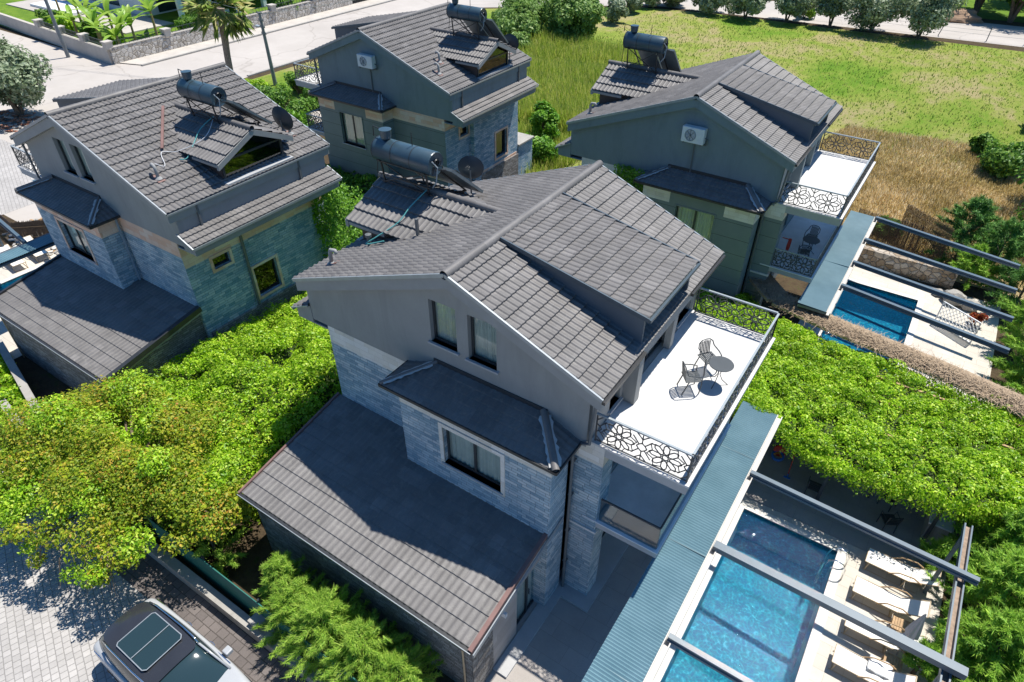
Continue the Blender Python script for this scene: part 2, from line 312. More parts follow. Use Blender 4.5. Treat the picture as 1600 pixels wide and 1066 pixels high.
def npmesh(name, V, F, mats, parent=None, mi=None, smooth=False):
    me = bpy.data.meshes.new(name); k = F.shape[1]
    me.vertices.add(len(V)); me.vertices.foreach_set('co', V.astype(np.float32).ravel())
    me.loops.add(F.size); me.loops.foreach_set('vertex_index', F.astype(np.int32).ravel())
    me.polygons.add(len(F)); me.polygons.foreach_set('loop_start', np.arange(0, F.size, k, dtype=np.int32))
    for m in (mats if isinstance(mats, (list, tuple)) else [mats]): me.materials.append(MAT[m])
    if mi is not None: me.polygons.foreach_set('material_index', mi.astype(np.int32))
    if smooth: me.polygons.foreach_set('use_smooth', np.ones(len(F), bool))
    me.update(calc_edges=True); me.validate()
    o = bpy.data.objects.new(name, me); C.objects.link(o); o.parent = parent; return o
# tiled roof plane: O = upper corner, U = unit vector along the ridge, L = unit vector down the slope
def tiles(mb, O, U, L, poly, pitch=.2, course=.39, amp=.037, step=.055):
    O = np.array(O, float); U = np.array(U, float); U /= np.linalg.norm(U); L = np.array(L, float); L /= np.linalg.norm(L)
    N = np.cross(U, L); N = N if N[2] > 0 else -N
    us = [p[0] for p in poly]; vs = [p[1] for p in poly]; u0, u1, v0, v1 = min(us), max(us), min(vs), max(vs)
    nu = max(6, int(round((u1-u0)/pitch*6))); uu = np.linspace(u0, u1, nu+1)
    ph = (uu/pitch) % 1.0; wave = amp*np.where(ph < .68, np.sin(np.pi*ph/.68), 0.0)
    rows = [];  v = v0
    nc = int(math.ceil((v1-v0)/course-.02)); cs = (v1-v0)/nc
    for i in range(nc):
        a = v0+i*cs; b = v0+(i+1)*cs
        rows += [(a+.002, 0.), (a+.5*cs, step*.45), (b-.012, step), (b, step*.8)]
    bm = bmesh.new(); grid = []
    for (v, h) in rows:
        # scalloped lower edges: the lap follows the wave
        grid.append([bm.verts.new(O+U*u+L*v+N*(h+w)) for u, w in zip(uu, wave)])
    for j in range(len(rows)-1):
        for i in range(nu): bm.faces.new((grid[j][i], grid[j][i+1], grid[j+1][i+1], grid[j+1][i]))
    n = len(poly); cx = sum(us)/n; cy = sum(vs)/n
    for i in range(n):
        p = poly[i]; q = poly[(i+1) % n]; dx, dy = q[0]-p[0], q[1]-p[1]
        if (abs(dx) < 1e-6 and (abs(p[0]-u0) < 1e-6 or abs(p[0]-u1) < 1e-6)) or (abs(dy) < 1e-6 and (abs(p[1]-v0) < 1e-6 or abs(p[1]-v1) < 1e-6)): continue
        nx, ny = dy, -dx
        if (cx-p[0])*nx+(cy-p[1])*ny > 0: nx, ny = -nx, -ny
        bmesh.ops.bisect_plane(bm, geom=bm.verts[:]+bm.edges[:]+bm.faces[:], plane_co=Vector(O+U*p[0]+L*p[1]), plane_no=Vector(U*nx+L*ny), clear_outer=True)
    bm.verts.index_update(); vs_ = [tuple(x.co) for x in bm.verts]
    fs = [tuple(x.index for x in f.verts) for f in bm.faces]
    if N @ np.array(bm.faces[:][0].normal if len(bm.faces) else (0, 0, 1)) < 0: pass
    mb.add(vs_, fs); bm.free()
def slope(mb, p_top0, p_top1, p_bot0, **k):   # full rectangle tile plane from three corners
    a, b, c = map(lambda q: np.array(q, float), (p_top0, p_top1, p_bot0)); w = np.linalg.norm(b-a); h = np.linalg.norm(c-a)
    tiles(mb, a, (b-a), (c-a), [(0, 0), (w, 0), (w, h), (0, h)], **k)
def capline(mb, a, b, r=.11, seg=.38):   # ridge caps as lapped half rounds
    a = Vector(a); b = Vector(b); n = max(1, int(round((b-a).length/seg)))
    for i in range(n):
        p = a.lerp(b, i/n); q = a.lerp(b, (i+1)/n); mb.tube([p, q+(q-p)*.04], [r*.985, r*1.015], 14, False)
# wall sheet with rectangular openings. ax: plane axis, at: position, d: depth direction (into the house)
def wall(mb, ax, at, d, u0, u1, z0, top, holes=(), breaks=()):
    T = top if callable(top) else (lambda u: top)
    xs = sorted({u0, u1, *[h[0] for h in holes], *[h[1] for h in holes], *[b for b in breaks if u0 < b < u1]})
    def P(u, z, k=0): return (u, at+k*d, z) if ax == 'y' else (at+k*d, u, z)
    for a, b in zip(xs, xs[1:]):
        hs = sorted([h for h in holes if h[0] <= a+1e-6 and h[1] >= b-1e-6], key=lambda h: h[2]); z = z0
        for h in hs+[None]:
            ta = T(a) if h is None else h[2]; tb = T(b) if h is None else h[2]
            if max(ta, tb) > z+1e-6:
                mb.add([P(a, z), P(b, z), P(b, tb), P(a, ta)], [(0, 1, 2, 3)]); mb.add([P(a, z, 1), P(b, z, 1), P(b, tb, 1), P(a, ta, 1)], [(3, 2, 1, 0)])
            if h: z = h[3]
    for h in holes:
        q = [(h[0], h[2]), (h[1], h[2]), (h[1], h[3]), (h[0], h[3])]
        for i in range(4):
            a, b = q[i], q[(i+1) % 4]; mb.add([P(*a), P(*b), P(*b, 1), P(*a, 1)], [(0, 1, 2, 3)])
def window(root, sx, ax, at, d, h, mull=1, glass='glass', curtain=True, sill=True, rec=.14, name='window', door=False):
    u0, u1, z0, z1 = h; P = lambda u, z, k: (u, at+d*k, z) if ax == 'y' else (at+d*k, u, z)
    def bx(mb, a0, a1, b0, b1, k0, k1):
        if ax == 'y': mb.box(a0, a1, *sorted((at+d*k0, at+d*k1)), b0, b1)
        else: mb.box(*sorted((at+d*k0, at+d*k1)), a0, a1, b0, b1)
    w = .055; m = MB(sx); bx(m, u0, u1, z0, z0+w, rec, rec+.06); bx(m, u0, u1, z1-w, z1, rec, rec+.06)
    bx(m, u0, u0+w, z0+w, z1-w, rec, rec+.06); bx(m, u1-w, u1, z0+w, z1-w, rec, rec+.06)
    for i in range(mull):
        c = u0+(u1-u0)*(i+1)/(mull+1); bx(m, c-.04, c+.04, z0+w, z1-w, rec, rec+.05)
    fr = m.build(name, 'frame', root)
    m = MB(sx); m.add([P(u0+w, z0+w, rec+.03), P(u1-w, z0+w, rec+.03), P(u1-w, z1-w, rec+.03), P(u0+w, z1-w, rec+.03)], [(0, 1, 2, 3)]); m.build('pane', glass, fr)
    if curtain:
        m = MB(sx); n = 40; q = []
        for i in range(n+1):
            u = u0+(u1-u0)*i/n; k = rec+.1+.025*math.sin(i*1.9)+.01*math.sin(i*.7); q += [P(u, z0-.1, k), P(u, z1, k)]
        m.add(q, [(2*i, 2*i+2, 2*i+3, 2*i+1) for i in range(n)]); m.build('curtain', 'curtain', fr)
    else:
        m = MB(sx); m.add([P(u0-.3, z0-.3, 1.2), P(u1+.3, z0-.3, 1.2), P(u1+.3, z1+.3, 1.2), P(u0-.3, z1+.3, 1.2)], [(0, 1, 2, 3)]); m.build('blind', 'black', fr)  # black sheet put behind the glass, painting in the dark of the room
    if sill:
        m = MB(sx); bx(m, u0-.08, u1+.08, z0-.05, z0, -.08, rec); m.build('sill', 'sill', fr)
    if door:
        m = MB(sx); bx(m, u0+(u1-u0)*.5+.06, u0+(u1-u0)*.5+.09, z0+.9, z0+1.2, rec-.05, rec); m.build('handle', 'chrome', fr)
    return fr
def surround(root, sx, ax, at, h, w, proud, mat):
    u0, u1, z0, z1 = h; m = MB(sx); s_ = -1 if ax == 'y' else 1
    for (a0, a1, b0, b1) in ((u0-w, u1+w, z0-w, z0), (u0-w, u1+w, z1, z1+w), (u0-w, u0, z0, z1), (u1, u1+w, z0, z1)):
        if ax == 'y': m.box(a0, a1, at-proud, at+.02, b0, b1)
        else: m.box(*sorted((at-proud, at+.02)), a0, a1, b0, b1)
    return m.build('window_surround', mat, root)
# lattice railing: star rosettes with eight petals between two rails. a,b = floor points, pattern in the vertical plane
def railing(root, sx, a, b, z0, z1, name='railing_panel', t=.029):
    a = Vector((*a, 0)); b = Vector((*b, 0)); Lg = (b-a).length; d = (b-a)/Lg; H = z1-z0; m = MB(sx); nrm = Vector((d.y, -d.x, 0))
    def P(u, v): p = a+d*u; return Vector((p.x, p.y, z0+v))
    bb = .05; hh = H-.06
    def bar(p, q, w=t):
        # clip to panel
        (x1, y1), (x2, y2) = p, q; t0, t1 = 0., 1.; dx, dy = x2-x1, y2-y1
        for pp, qq in ((-dx, x1), (dx, Lg-x1), (-dy, y1-bb), (dy, hh-y1)):
            if abs(pp) < 1e-9:
                if qq < 0: return
                continue
            r = qq/pp
            if pp < 0: t0 = max(t0, r)
            else: t1 = min(t1, r)
        if t1-t0 < .02: return
        m.beam(P(x1+dx*t0, y1+dy*t0), P(x1+dx*t1, y1+dy*t1), .014, w, up=tuple(d.cross(Vector((0, 0, 1))).cross(Vector((dx*d.x, dx*d.y, dy)).normalized())) if False else tuple(Vector((dx*d.x, dx*d.y, dy)).cross(nrm)))
    n = max(1, int(round(Lg/1.1))); st = Lg/n; cv = (bb+hh)/2
    def rosette(cx, cy, R, r0, k=8, rot=0):
        for i in range(k):
            an = rot+2*math.pi*i/k; c, s_ = math.cos(an), math.sin(an); wd = R*.17
            pts = [(r0, 0), (r0+.07*R, wd), (R-.2*R, wd), (R, 0), (R-.2*R, -wd), (r0+.07*R, -wd)]
            pts = [(cx+x*c-y*s_, cy+x*s_+y*c) for x, y in pts]
            for j in range(6): bar(pts[j], pts[(j+1) % 6])
        pts = [(cx+r0*.75*math.cos(rot+2*math.pi*(i+.5)/k), cy+r0*.75*math.sin(rot+2*math.pi*(i+.5)/k)) for i in range(k)]
        for j in range(k): bar(pts[j], pts[(j+1) % k])
    for i in range(n):
        cx = st*(i+.5); rosette(cx, cv, H*.44, H*.11)
        for k in range(16):
            a0, a1 = math.pi*(k+.5)/8, math.pi*(k+1.5)/8; q = [H*(.36 if (k+j) % 2 else .5) for j in (0, 1)]
            bar((cx+q[0]*math.cos(a0), cv+q[0]*math.sin(a0)), (cx+q[1]*math.cos(a1), cv+q[1]*math.sin(a1)), t*.8)
    for i in range(n+1):
        cx = st*i
        for cy in (cv, ):
            R = .11; pts = [(cx+R*math.cos(math.pi*j/4)*(1 if j % 2 else 1.25), cy+R*math.sin(math.pi*j/4)*(1 if j % 2 else 1.25)) for j in range(8)]
            for j in range(8): bar(pts[j], pts[(j+1) % 8])
            for j in (1, 3, 5, 7):
                c, s_ = math.cos(math.pi*j/4), math.sin(math.pi*j/4); bar((cx+R*c, cy+R*s_), (cx+.36*c, cy+.42*s_)); 
            bar((cx, cy+R), (cx, hh)); bar((cx, cy-R), (cx, bb)); bar((cx-.16, hh), (cx, hh-.16)); bar((cx+.16, hh), (cx, hh-.16)); bar((cx-.16, bb), (cx, bb+.16)); bar((cx+.16, bb), (cx, bb+.16))
    m.beam(P(0, bb), P(Lg, bb), .03, .03); m.beam(P(0, .012), P(0, H), .04, .04); m.beam(P(Lg, .012), P(Lg, H), .04, .04)
    o = m.build(name, 'rail', root); m = MB(sx); m.beam(P(-.03, H-.02), P(Lg+.03, H-.02), .06, .045); m.build('handrail', 'rail2', o); return o
MAT['rail2'] = plain('light handrail', (.3, .34, .36), .4, .1, 6)
# ------------------------------------------------------------------ the villas
def zroof(x): return 10.6+(x*2.25/5.92 if x < 0 else -x*1.77/4.39)
def house(T, sx, kind, label, st=0.0):
    """kind 'A','B' have the stone fronts and the front annex; 'C','D' the dark panel fronts. sx=-1 mirrors. st widens the dormer side"""
    R = empty('villa', T, label, 'house', 'grey villas with tiled roofs'); stonefront = kind in 'AB'
    G = -.6; xw = -5.2-st; xe = -5.92-st*.6; xu = xe+.06; ze = zroof(xe)
    upm = {'A': 'render', 'B': 'render', 'C': 'render2', 'D': 'render2'}[kind]; band = {'A': 'stoneC', 'B': 'stoneP', 'C': 'stoneP', 'D': 'stoneC'}[kind]
    base = 'stoneB' if stonefront else 'panel'
    # upper gable walls and long walls
    gw = [(-.89, 0, 8.02, 9.42), (.38, 1.28, 7.98, 9.42)] if stonefront else []
    m = MB(sx); top = lambda x: zroof(x)-.12
    m.v; wall(m, 'y', .3, .2, xu, 4.0, 6.75, top, gw, (0,)); wall(m, 'y', 7.55, -.2, xu, 4.0, 6.75, top, (), (0,))
    m.add([(xu, .5, 6.75), (4., .5, 6.75), (4., 7.35, 6.75), (xu, 7.35, 6.75)], [(0, 3, 2, 1)])
    wall(m, 'x', xu, .2, .3, 7.55, 6.9, zroof(xu)-.06)
    wall(m, 'x', 4.0, -.2, .5, 7.35, 6.78, zroof(4.0)-.1, [(1.5, 2.1, 7.05, 8.4), (3.1, 5.25, 6.87, 8.85), (6.0, 7.0, 7.05, 8.4)])
    m.build('upper_wall', upm, R)
    for h in gw: window(R, sx, 'y', .3, 1, h, mull=0)
    window(R, sx, 'x', 4.0, -1, (1.5, 2.1, 7.05, 8.4), mull=0); window(R, sx, 'x', 4.0, -1, (6.0, 7.0, 7.05, 8.4), mull=0)
    window(R, sx, 'x', 4.0, -1, (3.1, 5.25, 6.87, 8.85), mull=1, name='balcony_door', sill=False, door=True)
    # side projection under the small strip roof
    so_, si = xu-.66, xu
    m = MB(sx); m.prism([(so_, 6.6), (si+.02, 6.6), (si+.02, 7.25), (so_, 6.93)], 'y', .28, 7.57); m.prism([(so_+.02, 6.59), (xw-.01, 6.62), (xw-.01, 6.56), (so_+.02, 6.56)], 'y', .31, 7.54); m.build('side_soffit', upm, R)
    m = MB(sx); slope(m, (si, .2, 7.33), (si, 7.65, 7.33), (so_-.08, .2, 6.97), amp=.025, course=.4); o = m.build('side_roof', 'tile', R)
    m = MB(sx); m.beam((so_-.1, .18, 6.92), (so_-.1, 7.67, 6.92), .05, .1); m.beam((so_-.12, .17, 6.95), (si+.05, .17, 7.33), .05, .05); m.beam((so_-.12, 7.68, 6.95), (si+.05, 7.68, 7.33), .05, .05); m.build('edge_trim', 'trim', o)
    # roof body and tiles
    body = lambda x0, x1: [(x, zroof(x)-.05) for x in (x0, 0, x1)]
    m = MB(sx); tp = body(xe, 4.39); m.prism(tp+[(x, z-.36) for x, z in reversed(tp)], 'y', .02, 7.83); m.build('roof_fascia', 'fascia' if stonefront else upm, R)
    m = MB(sx); slope(m, (0, 0, 10.6), (0, 7.85, 10.6), (xe-.04, 0, zroof(xe-.04)))
    slope(m, (0, 0, 10.6), (0, 7.85, 10.6), (4.43, 0, zroof(4.43))); roof = m.build('roof', 'tile', R, smooth=False)
    m = MB(sx); capline(m, (0, -.04, 10.62), (0, 7.9, 10.62), .125); m.build('ridge_cap', 'tile', roof, smooth=True)
    m = MB(sx)
    for y in (-.015, 7.865):
        m.beam((xe-.05, y, zroof(xe)-.02), (0, y, 10.61), .05, .1); m.beam((0, y, 10.61), (4.44, y, zroof(4.44)-.0), .05, .1)
    m.beam((xe-.05, 0, ze-.06), (xe-.05, 7.85, ze-.06), .06, .07); m.build('edge_trim', 'trim', roof)
    m = MB(sx); m.beam((4.47, -.02, zroof(4.47)-.05), (4.47, 2.2, zroof(4.47)-.05), .09, .09); m.build('roof_gutter', 'darktrim', roof); m = MB(sx); m.beam((4.47, 5.3, zroof(4.47)-.05), (4.47, 7.87, zroof(4.47)-.05), .09, .09); m.build('roof_gutter', 'darktrim', roof)
    # shed dormer over the balcony door
    y0, y1 = 2.22, 5.32; zt = lambda x: 10.62-(x-.1)*.195
    m = MB(sx)
    for y in (y0+.02, y1-.1): m.prism([(.15, 10.2), (4.32, 8.5), (4.32, zt(4.32)-.05), (.15, zt(.15)-.06)], 'y', y, y+.08)
    m.prism([(.15, zt(.15)-.2), (4.36, zt(4.36)-.2), (4.36, zt(4.36)-.05), (.15, zt(.15)-.05)], 'y', y0+.1, y1-.1)
    dm = m.build('shed_dormer', 'cheek', R)
    m = MB(sx); wall(m, 'x', 4.06, -.15, y0+.1, y1-.1, 8.7, zt(4.06)-.2, ()); m.box(4.0, 4.36, y0+.05, y0+.35, 6.86, 8.9); m.box(4.0, 4.2, y1-.3, y1-.05, 6.86, 8.9); m.build('dormer_front', upm, dm)
    m = MB(sx); slope(m, (.1, y0-.03, zt(.1)), (.1, y1+.03, zt(.1)), (4.44, y0-.03, zt(4.44))); m.build('dormer_roof', 'tile', dm)
    m = MB(sx); m.beam((.12, y0-.05, zt(.1)+.0), (4.46, y0-.05, zt(4.46)-.02), .04, .12); m.beam((.12, y1+.05, zt(.1)), (4.46, y1+.05, zt(4.46)-.02), .04, .12); m.beam((4.48, y0-.05, zt(4.46)-.04), (4.48, y1+.05, zt(4.46)-.04), .07, .08); m.build('dormer_trim', 'dtrim', dm)
    # gabled dormer on the other slope
    yc, hw, zr_, ze_ = 4.3, 1.8, 10.04, 9.2; xf = -6.1; xc = -1.25
    m = MB(sx); m.prism([(xf+.35, 8.2), (-3.7, 9.05), (-3.6, 9.32), (xf+.35, 9.3)], 'y', yc-1.5, yc-1.4)
    gd = m.build('gabled_dormer', 'cheekb', R); m = MB(sx); m.prism([(xf+.35, 8.2), (-3.7, 9.05), (-3.6, 9.32), (xf+.35, 9.3)], 'y', yc+1.4, yc+1.5); m.build('dormer_cheek', 'cheekb', gd)
    m = MB(sx)
    for sgn in (-1, 1):
        yb = yc+sgn*hw
        # valley corners: where the dormer planes meet the main slope
        xv = -(10.6-zr_)/.38; xb = -(10.6-ze_)/.38
        hl = math.hypot(hw, zr_-ze_); O = (xv+.5, yc, zr_); Ux = (-1, 0, 0); Ld = (0, sgn*hw, -(zr_-ze_))
        lx = xv+.5-xf; bx_ = xv+.5-xb
        tiles(m, O, Ux, Ld, [(.3, 0), (lx, 0), (lx, hl), (bx_, hl)], course=.5)
    m.build('dormer_roof', 'tile', gd)
    m = MB(sx); capline(m, (xf-.05, yc, zr_+.03), (xc+.2, yc, zr_+.03), .105); m.build('ridge_cap', 'tile', gd, smooth=True)
    m = MB(sx)
    for sgn in (-1, 1):
        m.prism([(yc, zr_-.01), (yc, zr_-.24), (yc+sgn*hw, ze_-.22), (yc+sgn*hw, ze_-.01)], 'x', xf-.03, xf+.09)
    for sgn in (-1, 1):
        m.prism([(yc, zr_-.06), (yc, zr_-.16), (yc+sgn*(hw-.02), ze_-.14), (yc+sgn*(hw-.02), ze_-.04)], 'x', xf+.09, -4.5)
    m.build('bargeboard', 'fascia', gd)
    zb_ = 8.42; xg = xf+.36; m = MB(sx)
    m.add([(xg, yc-1.4, zb_), (xg, yc+1.4, zb_), (xg, yc+1.4, 9.36), (xg, yc, 10.0), (xg, yc-1.4, 9.36)], [(0, 1, 2, 3, 4)]); pn = m.build('dormer_window', 'glassd', gd)
    m = MB(sx); m.box(xg-.05, xg+.05, yc-1.46, yc-1.36, zb_-.05, 9.34); m.box(xg-.05, xg+.05, yc+1.36, yc+1.46, zb_-.05, 9.34); m.box(xg-.04, xg+.04, yc-1.36, yc+1.36, 9.08, 9.16); m.box(xg-.05, xg+.05, yc-1.36, yc+1.36, zb_-.05, zb_+.03); m.build('window_frame', 'frame', pn)
    m = MB(sx); m.add([(xg+.6, yc-1.39, zb_), (xg+.6, yc+1.39, zb_), (xg+.6, yc+1.39, 9.36), (xg+.6, yc, 9.98), (xg+.6, yc-1.39, 9.36)], [(0, 1, 2, 3, 4)]); m.build('blind', 'blinds' if kind != 'C' else 'wood', pn)  # sheet behind the glass, green to paint in its reflection, wood on one villa
    m = MB(sx); m.box(xe-.03, xg-.06, yc-1.62, yc+1.62, ze+.04, ze+.12); m.build('dormer_sill', 'sill', gd)
    # vents
    for (vx, vy) in {'A': [(-5.3, 1.0)], 'B': [(-4.6, .95), (-4.9, 6.95)], 'C': [(-4.6, .95), (-5.0, 6.95), (-3.9, 1.9)], 'D': [(-5.3, 1.0)]}[kind]:
        z = zroof(vx); m = MB(sx); m.tube([(vx, vy, z-.1), (vx, vy, z+.42), (vx+.05, vy, z+.52), (vx+.2, vy+.03, z+.53), (vx+.27, vy+.03, z+.44)], .062, 10); m.lathe([(.16, .03), (.1, .08), (.065, .12)], (vx, vy, z)); m.build('vent_pipe', 'fascia', roof, smooth=True)
        m = MB(sx); m.beam((vx-.22, vy, zroof(vx-.22)+.05), (vx+.2, vy, zroof(vx+.2)+.05), .3, .012); m.build('flashing', 'rust', roof)
    # stone / panel lower storeys
    bay = (0., 1.98, 4.5, 5.95) if stonefront else (.1, 1.88, 4.2, 6.05)
    bx0, bx1, by = -1.55, 3.54, -.56
    m = MB(sx); zt_ = 6.1
    wall(m, 'y', .3, .2, xw, bx0, G, zt_); wall(m, 'x', bx0, .2, by, .3, G, zt_); wall(m, 'y', by, .2, bx0+.001, bx1-.001, G, zt_, [bay]); wall(m, 'x', bx1, -.2, by, .3, G, zt_)
    m.build('stone_wall' if stonefront else 'panel_wall', base, R)
    m = MB(sx); wall(m, 'y', .298, .2, xw, bx0, zt_, 6.75); m.build('stone_band', band, R); m = MB(sx)
    for a, b in ([(bx0, bx1)] if stonefront else [(bx0, bay[0]-.35), (bay[1]+.35, bx1)]): wall(m, 'y', by-.002, .2, a+.002, b-.002, zt_, 6.86); m.build('stone_band', band, R); m = MB(sx)
    wall(m, 'x', bx1+.002, -.2, by, .3, zt_, 6.8); m.build('stone_band', band, R); m = MB(sx); wall(m, 'x', bx0-.002, .2, by, .3, zt_, 6.86); m.build('stone_band', band, R)
    if not stonefront:
        m = MB(sx); wall(m, 'y', by-.004, .2, bay[0]-.35, bay[1]+.35, zt_, 6.86); m.build('panel_band', base, R)
    window(R, sx, 'y', by, 1, bay, mull=1)
    if stonefront: surround(R, sx, 'y', by, bay, .13, .035, band)
    else: surround(R, sx, 'y', by, bay, .06, .03, base)
    # pier beside the bay and recessed glass front under the balconies
    m = MB(sx); wall(m, 'y', .47, .2, 3.56, 4.45, G, 6.1); wall(m, 'x', 4.45, -.2, .47, 1.1, G, 6.1); wall(m, 'y', 1.1, -.2, 4.0, 4.45, G, 6.1); m.build('stone_pier', 'stoneB' if stonefront else 'panel', R)
    m = MB(sx); wall(m, 'y', .468, .2, 3.56, 4.452, 6.1, 6.78); wall(m, 'x', 4.452, -.2, .47, 1.1, 6.1, 6.78); m.build('stone_band', band, R); m = MB(sx); m.box(3.57, 4.5, .42, .55, 3.35, 3.42); m.build('string_course', band, R)
    m = MB(sx); wall(m, 'x', 4.0, -.2, 1.1, 7.55, G, 6.78, [(1.5, 4.4, .06, 2.5), (1.5, 4.4, 4.06, 6.25)]); wall(m, 'y', 7.55, -.2, xw, 4.0, G, 6.75); m.build('ground_floor_wall', upm, R)
    for (a, b) in ((.06, 2.5), (4.06, 6.25)): window(R, sx, 'x', 4.0, -1, (1.5, 4.4, a, b), mull=2, name='sliding_door', sill=False, door=True)
    # long side wall with stone and windows
    side = 'stoneT'
    ws = [(1.45, 2.25, 5.0, 5.5), (3.1, 4.3, 2.75, 4.2)] if kind != 'C' else [(1.6, 2.4, 5.35, 5.95), (5.1, 6.3, 2.9, 4.5)]
    m = MB(sx); wall(m, 'x', xw, .2, .3, 7.55, G, 5.6, [w for w in ws if w[3] < 5.6], ()) if kind != 'C' else wall(m, 'x', xw, .2, .3, 7.55, G, 6.1, ws)
    m.build('side_stone_wall', side, R)
    m = MB(sx); wall(m, 'x', xw-.002, .2, .3, 7.55, 5.6 if kind != 'C' else 6.1, 6.75); 
    if kind == 'C': m.box(xw-.02, xw+.01, 3.2, 7.5, 1.9, 2.6)
    m.build('side_band', 'stoneC' if kind == 'A' else 'stoneP', R)
    for w in ws:
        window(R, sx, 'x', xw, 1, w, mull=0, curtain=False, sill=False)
        m = MB(sx)
        for (a0, a1, b0, b1) in ((w[0]-.12, w[1]+.12, w[2]-.12, w[2]), (w[0]-.12, w[1]+.12, w[3], w[3]+.12), (w[0]-.12, w[0], w[2], w[3]), (w[1], w[1]+.12, w[2], w[3])): m.box(xw-.035, xw+.02, a0, a1, b0, b1)
        m.build('window_surround', 'stoneP', R)
    if kind == 'C':
        m = MB(sx); m.box(xw-.25, xw+.1, 2.6, 3.2, G, 6.7); m.build('stone_pilaster', 'stoneT', R)
        m = MB(sx); m.box(xw-.02, xw+1.6, 7.6, 9.3, G, 2.9); m.build('rear_annex', 'stoneT', R)
        m = MB(sx); m.box(xw-.12, xw+1.7, 7.56, 9.4, 2.9, 3.0); m.build('rear_annex_roof', 'conc', R)
    # hipped bay roof
    ex0, ex1, ey, ez, tz = -1.85, 3.84, -.92, 6.86, 7.32; tx0, tx1 = -.75, 2.75
    m = MB(sx); d = math.hypot(.3-ey, tz-ez)
    ux = (1, 0, 0); dn = (0, ey-.3, ez-tz)
    tiles(m, (ex0, .3, tz), ux, dn, [(tx0-ex0, 0), (tx1-ex0, 0), (ex1-ex0, d), (0, d)], course=.3, pitch=.2, amp=.02, step=.022)
    for (xa, xb) in ((tx1, ex1), (tx0, ex0)):
        dd = Vector((xb-xa, 0, ez-tz)); L_ = dd.length; w = .3-ey
        tiles(m, (xa, ey, tz), (0, 1, 0), tuple(dd), [(w, 0), (w, L_), (0, L_)], course=.3, amp=.02, step=.022)
    br = m.build('bay_roof', 'tile', R)
    for (xa, xb, rr) in ((ex1, tx1, .1), (ex0, tx0, .05)):
        m = MB(sx); capline(m, (xa, ey, ez+.05), (xb, .28, tz+.04), rr, .42); m.build('hip_cap', 'tile', br, smooth=True)
        for sd in (-1, 1):
            m = MB(sx); vs = []; a = Vector((xa, ey, ez+.03)); b = Vector((xb, .28, tz+.02)); nrm = (b-a).cross(Vector((0, 0, 1))).normalized()*sd; q = 14
            for i in range(q+1): c = a.lerp(b, .06+.86*i/q)+Vector((0, 0, .035)); w1 = rr*.8; w2 = rr+.03+random.random()*.07; vs += [tuple(c+nrm*w1), tuple(c+nrm*w2-Vector((0, 0, .012)))]
            m.add(vs, [(2*i, 2*i+1, 2*i+3, 2*i+2) for i in range(q)]); m.build('mortar_line', 'mortar', br)
    m = MB(sx); m.beam((ex0-.03, ey-.02, ez-.03), (ex1+.03, ey-.02, ez-.03), .05, .09); m.beam((ex1+.03, ey-.03, ez-.03), (ex1+.03, .3, ez-.03), .05, .09); m.beam((ex0-.03, ey-.03, ez-.03), (ex0-.03, .3, ez-.03), .05, .09); m.build('bay_gutter', 'darktrim', br)
    m = MB(sx); m.box(ex0, ex1, ey, .28, ez-.06, ez-.03); m.build('bay_soffit', upm, br)
    m = MB(sx); m.beam((tx0-.1, .28, tz+.06), (tx1+.1, .28, tz+.06), .03, .14); m.build('wall_flashing', 'frame', br)
    # balconies
    m = MB(sx); m.box(4.02, 6.62, .5, 7.33, 6.48, 6.78); bal = m.build('balcony', 'slab', R)
    m = MB(sx); m.box(4.02, 6.66, .46, 7.37, 6.78, 6.84); m.build('balcony_floor', 'deck', bal)
    railing(bal, sx, (4.12, .56), (6.56, .56), 6.84, 7.8); railing(bal, sx, (6.56, .58), (6.56, 7.27), 6.84, 7.8); railing(bal, sx, (4.12, 7.27), (6.56, 7.27), 6.84, 7.8)
    m = MB(sx); m.box(4.02, 6.27, .48, 6.2, 3.62, 3.84); bal = m.build('lower_balcony', 'slab', R)
    m = MB(sx); m.box(4.02, 6.3, .45, 6.23, 3.84, 3.88); m.build('balcony_floor', 'slabf', bal)
    if kind == 'A':
        for (a, b) in (((4.5, .54), (6.22, .54)), ((6.22, .56), (6.22, 6.14))):
            m = MB(sx); m.beam((*a, 4.34), (*b, 4.34), .02, .86); m.build('glass_panel', 'balglass', bal); m = MB(sx); m.beam((*a, 4.8), (*b, 4.8), .05, .04); m.build('handrail', 'rail', bal)
    else:
        railing(bal, sx, (4.5, .54), (6.22, .54), 3.88, 4.78); railing(bal, sx, (6.22, .56), (6.22, 6.14), 3.88, 4.78)
    # downpipes
    for pts in ([(4.42, .24, 8.7), (4.2, .22, 8.5), (4.12, .22, 7.0), (3.66, .3, 6.72), (3.66, .36, .05)],):
        m = MB(sx); m.tube(pts, .045, 8)
        for z in (1.5, 3., 4.6, 6.): m.box(3.6, 3.72, .3, .44, z, z+.04)
        m.build('downpipe', 'pipe', R)
    if kind in 'AB':
        m = MB(sx); m.tube([(bx0-.1, .18, 6.7), (bx0-.12, .18, 3.8)], .05, 8); m.build('downpipe', 'pipe' if kind == 'A' else 'pipelight', R)
    for y in ((1.2, 6.1) if kind != 'C' else (1.1, 6.6)):
        m = MB(sx); m.box(xu-.09, xu-.02, y-.04, y+.04, 7.3, 8.25); m.build('downpipe', 'pipe', R)
    m = MB(sx); m.box(xw-.1, xw+.1, .45, 7.5, G, 2.45); m.build('base_course', 'stoneG', R)
    m = MB(sx); m.tube([(xw-.08, 2.9, 6.7), (xw-.08, 2.9, 2.5)], .06, 8); m.build('downpipe', 'pipe', R)
